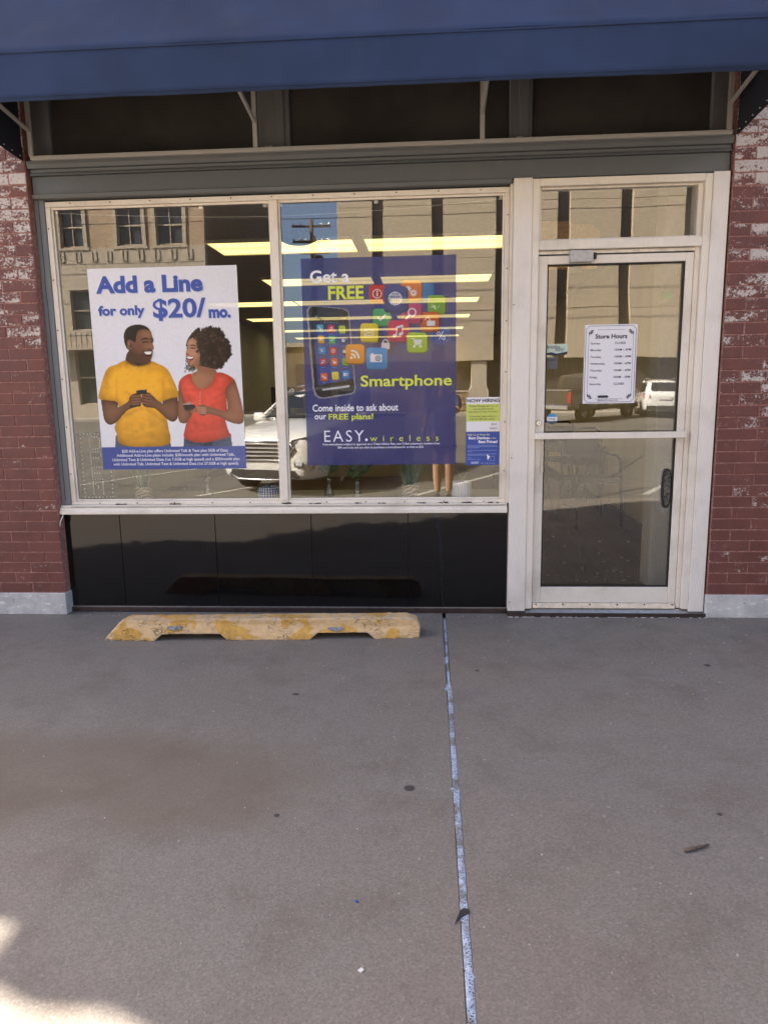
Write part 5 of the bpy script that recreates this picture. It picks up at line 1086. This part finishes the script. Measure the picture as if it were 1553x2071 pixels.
bb = thing('tan_brick_building', 'tan brick building with stone trimmed sash windows, mirrored in the left pane', 'building', (-19,-40,FAR))
YF = -34.0; XE = -11.75
wins = []                                                   # openings: x0,x1,z0,z1
for (a, b) in ((-19.6,-18.35), (-16.45,-15.05), (-14.3,-12.9), (-22.4,-21.1), (-25.4,-24.1)): wins.append((a, b, 9.25, 11.3))
gwin = [(-19.3,-17.3,4.9,7.0), (-16.2,-13.2,4.9,7.0), (-23,-20.6,4.9,7.0), (-19.3,-17.3,.95,3.9), (-16.2,-13.2,.95,3.9), (-23,-20.6,.95,3.9)]
def wall_with_holes(x0, x1, z0, z1, y0, y1, holes):
    m = MB(); xs = sorted({x0,x1,*[h[0] for h in holes],*[h[1] for h in holes]}); zs = sorted({z0,z1,*[h[2] for h in holes],*[h[3] for h in holes]})
    for i in range(len(xs)-1):
        for j in range(len(zs)-1):
            cx, cz = (xs[i]+xs[i+1])/2, (zs[j]+zs[j+1])/2
            if any(h[0] < cx < h[1] and h[2] < cz < h[3] for h in holes): continue
            m.box(xs[i], xs[i+1], y0, y1, zs[j], zs[j+1])
    return m
wall_with_holes(-29, XE, 9.15, 16, YF-.4, YF, wins).build('brick_wall', MT['tanbrick'], bb)
wall_with_holes(-29, XE, FAR, 8.35, YF-.42, YF+.03, gwin).build('stone_wall', MT['conc2'], bb)
MB().box(-29, XE, YF-.4, YF+.05, 8.351, 9.149).build('stone_band', MT['conc2'], bb)
x = -28.6
while x < XE-.3:
    MB().prism_y([(x,8.5),(x+.14,8.44),(x+.18,8.5),(x+.12,8.56),(x+.12,9.0),(x,9.0)], YF+.051, YF+.09).build('flute', MT['conc2'], bb); MB().prism_y([(x+.36,8.5),(x+.22,8.44),(x+.20,8.5),(x+.26,8.56),(x+.26,9.0),(x+.36,9.0)], YF+.051, YF+.09).build('flute', MT['conc2'], bb); x += .88
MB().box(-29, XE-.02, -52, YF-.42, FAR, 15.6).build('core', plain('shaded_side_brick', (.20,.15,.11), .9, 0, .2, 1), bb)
for (a,b,c,d) in wins + gwin:
    fw = MB(); fw.box(a,a+.07,YF-.2,YF-.12,c,d); fw.box(b-.07,b,YF-.2,YF-.12,c,d); fw.box(a+.07,b-.07,YF-.2,YF-.12,c,c+.07); fw.box(a+.07,b-.07,YF-.2,YF-.12,d-.07,d); fw.box(a+.07,b-.07,YF-.2,YF-.11,(c+d)/2-.04,(c+d)/2+.04); fw.box((a+b)/2-.02,(a+b)/2+.02,YF-.2,YF-.125,c+.07,d-.07)
    w = fw.build('window', MT['conc2'], bb); MB().box(a+.02,b-.02,YF-.24,YF-.21,c+.02,d-.02).build('pane', MT['winglass'], w)
    if c > 9:
        tr = MB(); tr.box(a-.2,a,YF+.001,YF+.07,c-.05,d+.15); tr.box(b,b+.2,YF+.001,YF+.07,c-.05,d+.15); tr.box(a-.28,b+.28,YF+.001,YF+.10,c-.17,c-.051); tr.box(a,b,YF+.001,YF+.07,d,d+.15); tr.build('stone_trim', MT['conc2'], w)
rl = thing('iron_railing', 'black iron railing in front of the tan brick building', 'railing', (-20,-33.4,FAR))
for x in np.arange(-27,-12.3,.28): MB().tube([(x,-33.4,3.95),(x,-33.4,4.75)], .018, 5).build('bar', MT['blackmetal'], rl)
MB().box(-27.2,-12.2,-33.43,-33.37,4.55,4.59).build('rail', MT['blackmetal'], rl); MB().box(-27.2,-12.2,-34.0,-33.2,3.85,3.949).build('balcony_slab', MT['conc2'], rl)
# utility poles and wires in the gap between the two
def pole(x, y, h, label):
    t = thing('utility_pole', label, 'utility pole', (x,y,FAR), group='utility poles in the gap')
    MB().tube([(x,y,FAR),(x,y,h)], [.17,.12], 10).build('shaft', plain('weathered_pole_wood', (.12,.09,.065), .9), t, smooth=True)
    for dz in (.5, 1.5): c = MB().box(x-1.3,x+1.3,y-.06,y+.06,h-dz,h-dz+.13).build('crossarm', MT['bark'], t); [MB().lathe([(.05,0),(.06,.05),(.03,.14)], (x+d,y,h-dz+.13), 8).build('insulator', MT['alu'], c) for d in (-1.2,-.7,.7,1.2)]
    MB().lathe([(.25,0),(.28,.05),(.28,.8),(.2,.9)], (x+.45,y,h-3.2), 14).build('transformer', MT['blackmetal'], t, smooth=True)
pole(-7.6, -44, 12.6, 'wooden utility pole with transformer nearer the office block, mirrored in the glass'); pole(-9.6, -58, 14.5, 'wooden utility pole farther back in the gap between the buildings')
wr = thing('overhead_wire', 'overhead wires crossing above the far side of the street', 'wire', (0,-32,10))
for z in (9.9, 11.4): MB().tube([(-60+6*k, -32.2, z+.9*((k-10)/10.0)**2) for k in range(21)], .018, 4).build('strand', MT['black'], wr)
tb_ = thing('low_brown_building', 'low brown building at the back of the gap between the two blocks', 'building', (-9,-70,FAR)); MB().box(-22, 4, -84, -70, FAR, 6.0).build('wall', plain('brown_stucco', (.16,.12,.085), .9, 0, .2, .5), tb_); MB().box(-22.3, 4.3, -84.3, -69.7, 6.0, 6.4).build('parapet', MT['conc2'], tb_)

# ------------------------------------------------------------------ vehicles
def mat_car(name, col): 
    m = plain(name, col, .28, 0, .03, 3, obj=True, coat=1.0); return m
MT['carglass'] = plain('car_glass', (.02,.022,.024), .05, 0, .1, 2, obj=True, spec=.8); MT['tyre'] = plain('tyre_rubber', (.02,.02,.021), .8, 0, .2, 30, obj=True); MT['trim'] = plain('black_plastic_trim', (.025,.025,.026), .6, 0, .15, 20, obj=True); MT['lens'] = plain('lamp_lens', (.35,.36,.38), .08, .3, .2, 20, obj=True); MT['redlens'] = plain('red_lamp', (.35,.02,.015), .15, 0, .1, obj=True)
def wheel(par, x, y, r, w, side):
    t = thing_part('wheel', par, (x,y,r))
    tr = MB(); n = 28; prof = [(r*.62,-w/2),(r*.94,-w/2),(r,-w*.36),(r,w*.36),(r*.94,w/2),(r*.62,w/2)]
    vs = [(q*math.cos(2*math.pi*k/n), d, q*math.sin(2*math.pi*k/n)) for q, d in prof for k in range(n)]; fs = [(i*n+k,i*n+(k+1)%n,(i+1)*n+(k+1)%n,(i+1)*n+k) for i in range(5) for k in range(n)]
    tyre = tr.add(vs, fs).build('wheel', MT['tyre'], par, smooth=True, local=True); tyre.location = (x,y,r)
    rm = MB().prism_y([(r*.63*math.cos(2*math.pi*k/n), r*.63*math.sin(2*math.pi*k/n)) for k in range(n)], -w*.30, w*.30)
    for k in range(5): a = 2*math.pi*k/5; c, s = math.cos(a), math.sin(a); rm.prism_y([(r*.1*-s+r*.1*c, r*.1*c+r*.1*s),(r*.1*s+r*.1*c,-r*.1*c+r*.1*s),(r*.07*s+r*.6*c,-r*.07*c+r*.6*s),(-r*.07*s+r*.6*c, r*.07*c+r*.6*s)], -w*.42, w*.42)
    rm.build('rim', MT['alu'], tyre, local=True)
def thing_part(*a): return None
def hull(sections, name, mat, par, sub=1):
    """loft closed rings given as half outlines [(x,[(y,z),...])]"""
    vs = []; n = None
    for x, half in sections:
        ring_ = [(x, y, z) for y, z in half] + [(x, -y, z) for y, z in reversed(half) if y > 1e-6]; n = len(ring_); vs += ring_
    fs = [(i*n+k, i*n+(k+1)%n, (i+1)*n+(k+1)%n, (i+1)*n+k) for i in range(len(sections)-1) for k in range(n)]
    fs += [tuple(range(n-1,-1,-1)), tuple(range((len(sections)-1)*n, len(sections)*n))]
    ob = MB().add(vs, fs).build(name, mat, par, smooth=True, local=True)
    if sub: s = ob.modifiers.new('sub', 'SUBSURF'); s.levels = s.render_levels = sub
    return ob
def suv(label, loc, rz, paint, group=None):
    t = thing('parked_suv', label, 'car', loc, rz, group)    # nose along +x
    def sec(x, wb, zb, wm, zm, wt, zt, cr): return (x, [(0,zb),(wb*.9,zb),(wb,zb+.05),(wm,zm),(wm*.995,zm+.18),(wt,zt-.03),(wt*.86,zt+cr*.5),(0,zt+cr)])
    body = hull([sec(2.27,.55,.30,.66,.52,.60,.80,.02), sec(2.22,.74,.24,.82,.55,.74,.88,.03), sec(2.02,.84,.22,.90,.58,.80,.95,.05), sec(1.60,.89,.22,.92,.60,.83,1.02,.07), sec(1.05,.90,.22,.925,.62,.85,1.08,.08), sec(.40,.90,.22,.925,.62,.86,1.10,.04), sec(-.6,.90,.22,.925,.62,.86,1.12,.04), sec(-1.6,.89,.24,.92,.64,.86,1.16,.04), sec(-2.05,.85,.28,.90,.66,.83,1.14,.04), sec(-2.24,.72,.34,.80,.66,.76,1.02,.02)], 'body', paint, t, 2)
    roof = [(.98,.80,1.10,.02),(.55,.74,1.40,.03),(.18,.67,1.60,.05),(-.5,.66,1.66,.06),(-1.3,.65,1.60,.05),(-1.75,.64,1.54,.04),(-2.08,.70,1.16,.02)]
    hull([(x, [(0,1.0),(.80,1.0),(.85,1.08),(w+.03,z-.05),(w*.9,z),(0,z+c)]) for x, w, z, c in roof], 'cabin', paint, t, 1)
    for s in (-1,1): MB().tube([(1.04,s*.79,1.11),(.62,s*.715,1.38),(.20,s*.64,1.60)], [.035,.032,.032], 8).build('pillar', paint, t, smooth=True, local=True)
    # glazing laid a few millimetres proud of the cabin shell
    MB().add([(1.06,-.70,1.135),(1.06,.70,1.135),(.235,.58,1.555),(.235,-.58,1.555),(.66,0,1.375),(1.10,0,1.150),(.25,0,1.600)], [(0,5,4,3),(5,1,2,4),(4,2,6),(4,6,3)]).build('windshield', MT['carglass'], t, smooth=True, local=True)
    for s in (-1,1):
        for (x0,x1,x2,x3) in ((.78,-.22,-.20,.30),(-.30,-1.12,-1.10,-.28),(-1.20,-1.86,-1.62,-1.18)):
            MB().add([(x0,s*.872,1.125),(x1,s*.878,1.14),(x2,s*.720,1.52),(x3,s*.720,1.50)], [(0,1,2,3)]).build('side_window', MT['carglass'], t, local=True)
        mo = MB().cbox((.76,s*1.0,1.14),(.12,.20,.15)).build('mirror', paint, t, bevel=.035, seg=3, local=True); MB().cbox((.695,s*1.0,1.14),(.012,.16,.11)).build('mirror_glass', MT['carglass'], mo, local=True)
        MB().add([(2.10,s*.50,.80),(2.20,s*.52,.70),(2.17,s*.72,.72),(1.98,s*.86,.80),(1.70,s*.895,.90),(1.82,s*.86,.93),(2.02,s*.74,.90)], [(0,1,2,3,4,5,6)]).build('headlight_base', MT['trim'], t, local=True)
        hl = MB().add([(2.262,s*.50,.74),(2.262,s*.52,.85),(2.17,s*.74,.90),(1.90,s*.885,.95),(1.72,s*.905,.95),(1.92,s*.915,.83),(2.16,s*.80,.75)], [(0,1,2,3,4,5,6)]).build('headlight', MT['trim'], t, local=True)
        MB().add([(2.270,s*.54,.765),(2.268,s*.55,.83),(2.18,s*.72,.87),(2.02,s*.85,.90),(2.05,s*.86,.83),(2.18,s*.77,.775)], [(0,1,2,3,4,5)]).build('lens', MT['lens'], hl, local=True)
        fg = MB().add([(2.262,s*.56,.46),(2.262,s*.56,.54),(2.18,s*.78,.60),(2.08,s*.86,.54),(2.14,s*.83,.42),(2.22,s*.68,.40)], [(0,1,2,3,4,5)]).build('fog_lamp_pocket', MT['trim'], t, local=True); MB().prism_y([(2.23+.05*math.cos(k), .49+.05*math.sin(k)) for k in np.arange(12)*math.pi/6], s*.60, s*.70).build('fog_lamp', MT['lens'], fg, local=True)
        for x in (1.36,-1.34):
            ac = MB(); n = 24; ac.prism_y([(x+.385*math.cos(math.pi*k/n), .34+.385*math.sin(math.pi*k/n)) for k in range(n+1)] + [(x-.36,.24),(x+.36,.24)], s*.80, s*.932); ac.build('wheel_arch', MT['trim'], t, local=True)
            wheel(t, x, s*.83, .345, .225, s)
        MB().box(-1.0,1.0,s*.90-.012,s*.90+.035,.24,.36).build('sill_trim', MT['trim'], t, local=True); MB().cbox((.1,s*.93,.95),(.16,.03,.03)).build('door_handle', MT['chrome'], t, local=True); MB().cbox((-.9,s*.93,.98),(.16,.03,.03)).build('door_handle', MT['chrome'], t, local=True)
        MB().add([(-2.20,s*.62,1.0),(-2.23,s*.60,.86),(-2.10,s*.90,.86),(-1.92,s*.905,1.02),(-2.06,s*.84,1.06)], [(0,1,2,3,4)]).build('tail_lamp', MT['redlens'], t, local=True); MB().tube([(.1,s*.58,1.66),(-.5,s*.60,1.72),(-1.5,s*.58,1.67)], .018, 6).build('roof_rail', MT['alu'], t, local=True)
    gb = MB().add([(2.285,-.50,.82),(2.285,.50,.82),(2.285,.56,.74),(2.285,.40,.56),(2.285,-.40,.56),(2.285,-.56,.74)], [(5,4,3,2,1,0)]).build('grille', MT['trim'], t, local=True)
    for z, w in ((.795,.50),(.735,.53),(.675,.48),(.615,.43)): MB().box(2.284, 2.305, -w, w, z-.013, z+.013).build('grille_bar', MT['chrome'], gb, local=True, bevel=.004)
    ri = MB(); ri.tube([(2.29,-.50,.83),(2.29,.50,.83),(2.285,.57,.74),(2.285,.41,.55),(2.285,-.41,.55),(2.285,-.57,.74),(2.29,-.50,.83)], .014, 6); ri.build('grille_surround', MT['chrome'], gb, local=True, smooth=True)
    MB().prism_z([(2.24,-.62),(2.30,-.40),(2.30,.40),(2.24,.62),(2.10,.62),(2.10,-.62)], .27, .40).build('lower_intake', MT['trim'], t, local=True); MB().tube([(2.20,-.68,.34),(2.31,-.42,.255),(2.32,0,.25),(2.31,.42,.255),(2.20,.68,.34)], .018, 6).build('skid_trim', MT['chrome'], t, smooth=True, local=True)
    MB().add([(-2.10,-.58,1.18),(-2.10,.58,1.18),(-1.80,.52,1.52),(-1.80,-.52,1.52)], [(0,1,2,3)]).build('rear_window', MT['carglass'], t, local=True); MB().cbox((-2.26,0,.86),(.02,.52,.16)).build('plate', MT['whiteplastic'], t, local=True); MB().box(-2.28,-2.2,-.78,.78,.34,.52).build('rear_trim', MT['trim'], t, local=True, bevel=.03)
    return t
white = mat_car('white_car_paint', (.74,.74,.72)); brown = mat_car('dark_bronze_car_paint', (.045,.038,.03))
# nose points at the shop front, swung towards the left pier
hx, hy = -.34, .9404; nose = (-2.55, -6.15); c = (nose[0]-hx*2.27, nose[1]-hy*2.27)
suv('white SUV parked nose to the kerb, mirrored large in the display window', (c[0], c[1], -.148), math.atan2(hy, hx), white)
suv('white SUV parked beyond the road, mirrored at the right of the door glass', (10.45, -29.0, .07), math.atan2(-1, .18), white)
def pickup(label, loc, rz, paint):
    t = thing('parked_pickup', label, 'pickup truck', loc, rz)
    def sec(x, w, zb, zt): return (x, [(0,zb),(w*.92,zb),(w*.97,zb+.08),(w,zb+.3),(w,zt-.15),(w*.94,zt-.02),(0,zt)])
    hull([sec(2.85,.80,.5,1.05), sec(2.75,.93,.45,1.16), sec(1.4,.97,.42,1.26), sec(1.2,.97,.42,1.28), sec(-.6,.97,.42,1.28), sec(-.75,.97,.42,1.28)], 'body', paint, t, 1)
    hull([(1.35,[(0,1.2),(.86,1.2),(.86,1.24),(.84,1.27),(0,1.28)]),(.75,[(0,1.2),(.88,1.2),(.88,1.26),(.74,1.86),(0,1.90)]),(-.45,[(0,1.2),(.88,1.2),(.88,1.26),(.74,1.88),(0,1.92)]),(-.72,[(0,1.2),(.88,1.2),(.88,1.26),(.76,1.80),(0,1.84)])], 'cab', paint, t, 0)
    bd_ = MB(); bd_.box(-2.85,-.78,-.97,-.86,.5,1.30); bd_.box(-2.85,-.78,.86,.97,.5,1.30); bd_.box(-2.85,-2.75,-.86,.86,.5,1.28); bd_.box(-2.75,-.78,-.86,.86,.5,.62); bd_.build('bed', paint, t, bevel=.03, seg=2, local=True)
    for s in (-1,1):
        MB().add([(.95,s*.885,1.30),(-.02,s*.885,1.30),(-.02,s*.775,1.78),(.72,s*.775,1.78)], [(0,1,2,3)]).build('side_window', MT['carglass'], t, local=True); MB().add([(-.10,s*.885,1.30),(-.62,s*.885,1.30),(-.60,s*.775,1.76),(-.10,s*.775,1.78)], [(0,1,2,3)]).build('side_window', MT['carglass'], t, local=True)
        MB().box(-2.87,-2.78,s*.90-.07,s*.90+.06,.78,1.18).build('tail_lamp', MT['redlens'], t, local=True); MB().box(2.70,2.86,s*.75-.14,s*.75+.14,.90,1.05).build('headlight', MT['lens'], t, local=True)
        for x in (1.9,-1.75):
            MB().prism_y([(x+.47*math.cos(math.pi*k/20), .42+.47*math.sin(math.pi*k/20)) for k in range(21)], s*.84, s*.985).build('wheel_arch', MT['trim'], t, local=True); wheel(t, x, s*.87, .40, .26, s)
    MB().box(-2.98,-2.86,-.9,.9,.52,.70).build('rear_bumper', MT['chrome'], t, bevel=.03, local=True); MB().box(2.84,2.96,-.9,.9,.45,.68).build('front_bumper', MT['chrome'], t, bevel=.03, local=True)
    MB().add([(-.735,-.62,1.32),(-.735,.62,1.32),(-.73,.56,1.76),(-.73,-.56,1.76)], [(0,1,2,3)]).build('rear_window', MT['carglass'], t, local=True)
pickup('dark bronze pickup truck parked beyond the road, mirrored in the door glass', (6.75, -26.9, .06), math.atan2(-.75, .66), brown)
# ------------------------------------------------------------------ the photographer, standing at the kerb and mirrored in the right pane
PX, PYP = .185, -4.62
person = thing('person', 'person in blue shirt and black shorts holding up a phone, mirrored in the window', 'person', (PX, PYP, 0))
def skin(name, verts, edges, mat, sub=2, root=0):
    """verts: (x,y,z,r) or (x,y,z,rx,ry)"""
    me = bpy.data.meshes.new(name); me.from_pydata([v[:3] for v in verts], edges, []); me.update(); me.materials.append(mat)
    ob = bpy.data.objects.new(name, me); COL.objects.link(ob); ob.parent = person
    sk = ob.modifiers.new('skin', 'SKIN'); sk.use_smooth_shade = True
    for i, v in enumerate(verts): me.skin_vertices[0].data[i].radius = (v[3], v[4] if len(v) > 4 else v[3])
    me.skin_vertices[0].data[root].use_root = True
    s = ob.modifiers.new('sub', 'SUBSURF'); s.levels = s.render_levels = sub; return ob
MT['skin'] = plain('skin', (.40,.235,.165), .55, 0, .12, 20, obj=True); MT['tee'] = plain('royal_blue_cotton', (.022,.045,.15), .9, 0, .12, 12, .3, obj=True); MT['shorts'] = plain('black_cotton', (.018,.017,.018), .9, 0, .2, 12, .3, obj=True); MT['hair'] = plain('dark_brown_hair', (.022,.015,.011), .55, 0, .4, 60, .6, obj=True)
# phone lens sits at (0,-4.325,1.414): in this frame (-.185,.295,1.414)
V = [(0,0,.86,.115,.095),(0,-.005,1.02,.105,.09),(0,-.01,1.18,.125,.085),(0,-.015,1.30,.10,.07),(0,-.01,1.375,.05,.052),(-.004,.005,1.43,.055,.065),(-.008,.015,1.50,.072,.088),(-.008,.010,1.575,.066,.082),
     (-.155,-.02,1.295,.052),(-.215,-.02,1.08,.040),(-.255,.02,.90,.031),(-.265,.035,.84,.028),
     (.155,-.015,1.295,.052),(.175,.10,1.13,.041),(.02,.225,1.30,.031),(-.075,.262,1.345,.028),
     (-.080,0,.82,.092),(-.076,.008,.47,.066),(-.076,-.02,.31,.064),(-.074,-.015,.09,.040),(.080,0,.82,.092),(.076,.014,.47,.066),(.076,-.012,.31,.064),(.074,-.005,.09,.040)]
E_ = [(0,1),(1,2),(2,3),(3,4),(4,5),(5,6),(6,7),(3,8),(8,9),(9,10),(10,11),(3,12),(12,13),(13,14),(14,15),(0,16),(16,17),(17,18),(18,19),(0,20),(20,21),(21,22),(22,23)]
skin('body', V, E_, MT['skin'])
# face details
fc = MB(); fc.lathe([(.0,-.02),(.013,-.012),(.011,.01),(0,.03)], (-.010,.106,1.495), 8); nz = fc.build('nose', MT['skin'], person, smooth=True, local=True)
for s in (-1,1): MB().lathe([(0,-.009),(.011,0),(0,.009)], (-.008+s*.030,.089,1.520), 10).build('eye', MT['hair'], person, smooth=True, local=True); MB().lathe([(0,-.03),(.014,-.01),(.016,.012),(0,.03)], (-.008+s*.074,.01,1.505), 8).build('ear', MT['skin'], person, smooth=True, local=True)
MB().cbox((-.008,.094,1.452),(.045,.012,.010)).build('mouth', plain('lips', (.26,.10,.09), .5), person, bevel=.004, local=True)
hr = skin('hair', [(-.008,-.03,1.60,.080,.085),(-.008,-.05,1.53,.086,.075),(-.008,-.065,1.43,.075,.05),(-.005,-.07,1.34,.055,.035)], [(0,1),(1,2),(2,3)], MT['hair'])
fr_ = skin('fringe', [(-.008,.02,1.625,.060,.040),(-.008,.075,1.595,.045,.022)], [(0,1)], MT['hair'], 1)
skin('shirt', [(0,0,.74,.155,.120),(0,-.005,1.02,.138,.112),(0,-.01,1.18,.152,.106),(0,-.015,1.305,.118,.084),(0,-.012,1.352,.062,.062),(-.165,-.02,1.290,.075),(-.215,-.02,1.12,.066),(.165,-.015,1.290,.075),(.178,.06,1.17,.066)], [(0,1),(1,2),(2,3),(3,4),(3,5),(5,6),(3,7),(7,8)], MT['tee'])
skin('shorts', [(0,0,.86,.142,.112),(0,0,.78,.130,.108),(-.088,.0,.70,.098),(-.088,.004,.60,.092),(.088,.0,.70,.098),(.088,.008,.60,.092)], [(0,1),(1,2),(2,3),(1,4),(4,5)], MT['shorts'], 2)
for s in (-1,1):
    sh = skin('shoe', [(s*.076,-.055,.045,.040,.044),(s*.077,.03,.042,.042,.040),(s*.086,.12,.034,.044,.032),(s*.092,.175,.028,.034,.024)], [(0,1),(1,2),(2,3)], MT['blackmetal'], 2)
    MB().prism_z([(s*.080+.044*math.cos(a)*1.0, .055+.135*math.sin(a)) for a in np.linspace(0,6.283,21)[:-1]], .002, .022).build('sole', MT['whiteplastic'], sh, local=True)
# hanging hand, and hand closed round the phone
def hand(name, wrist, d, up, curl, par):
    w, d, up = Vector(wrist), Vector(d).normalized(), Vector(up).normalized(); side = d.cross(up).normalized(); vs = [(*w,.026,.022),(*(w+d*.045),.034,.018),(*(w+d*.085),.036,.016)]; es = [(0,1),(1,2)]
    for i, (o, L) in enumerate(((-.028,.066),(-.009,.078),(.010,.074),(.028,.058))):
        p = w+d*.085+side*o; k = len(vs); vs.append((*p,.0085)); es.append((2,k)); q = p
        for j in range(3):
            a = curl*(j+.4); q = q + (d*math.cos(a)+up*math.sin(a))*L/3*1.05; vs.append((*q,.0082-.0006*j)); es.append((k+j,k+j+1))
    k = len(vs); p = w+d*.03-side*.03; vs += [(*p,.011),(*(p-side*.022+d*.028+up*.010),.0095),(*(p-side*.026+d*.058+up*.022),.0085)]; es += [(1,k),(k,k+1),(k+1,k+2)]
    return skin(name, vs, es, MT['skin'], 1, 0)
hand('hand', (-.265,.035,.835), (-.05,.25,-1), (.4,.9,.1), .45, person); hand('hand', (-.085,.262,1.352), (-.75,.10,.45), (-.15,.5,.9), .55, person)
phone = thing('phone', 'phone held up by the mirrored person at the kerb', 'phone', (0,-4.337,1.34))
MB().box(-.038,.038,-4.3415,-4.3335,1.285,1.445).build('case', MT['black'], phone, bevel=.004, seg=2)
MB().box(-.030,-.004,-4.3335,-4.3315,1.395,1.437).build('camera_bump', MT['blackmetal'], phone, bevel=.002)
text('EASY', PX-.085, PX+.085, 1.155, 1.215, PYP+.128, inkm('shirt_white_ink', (226,228,232)), person, .01, face=-1)
flush_texts()
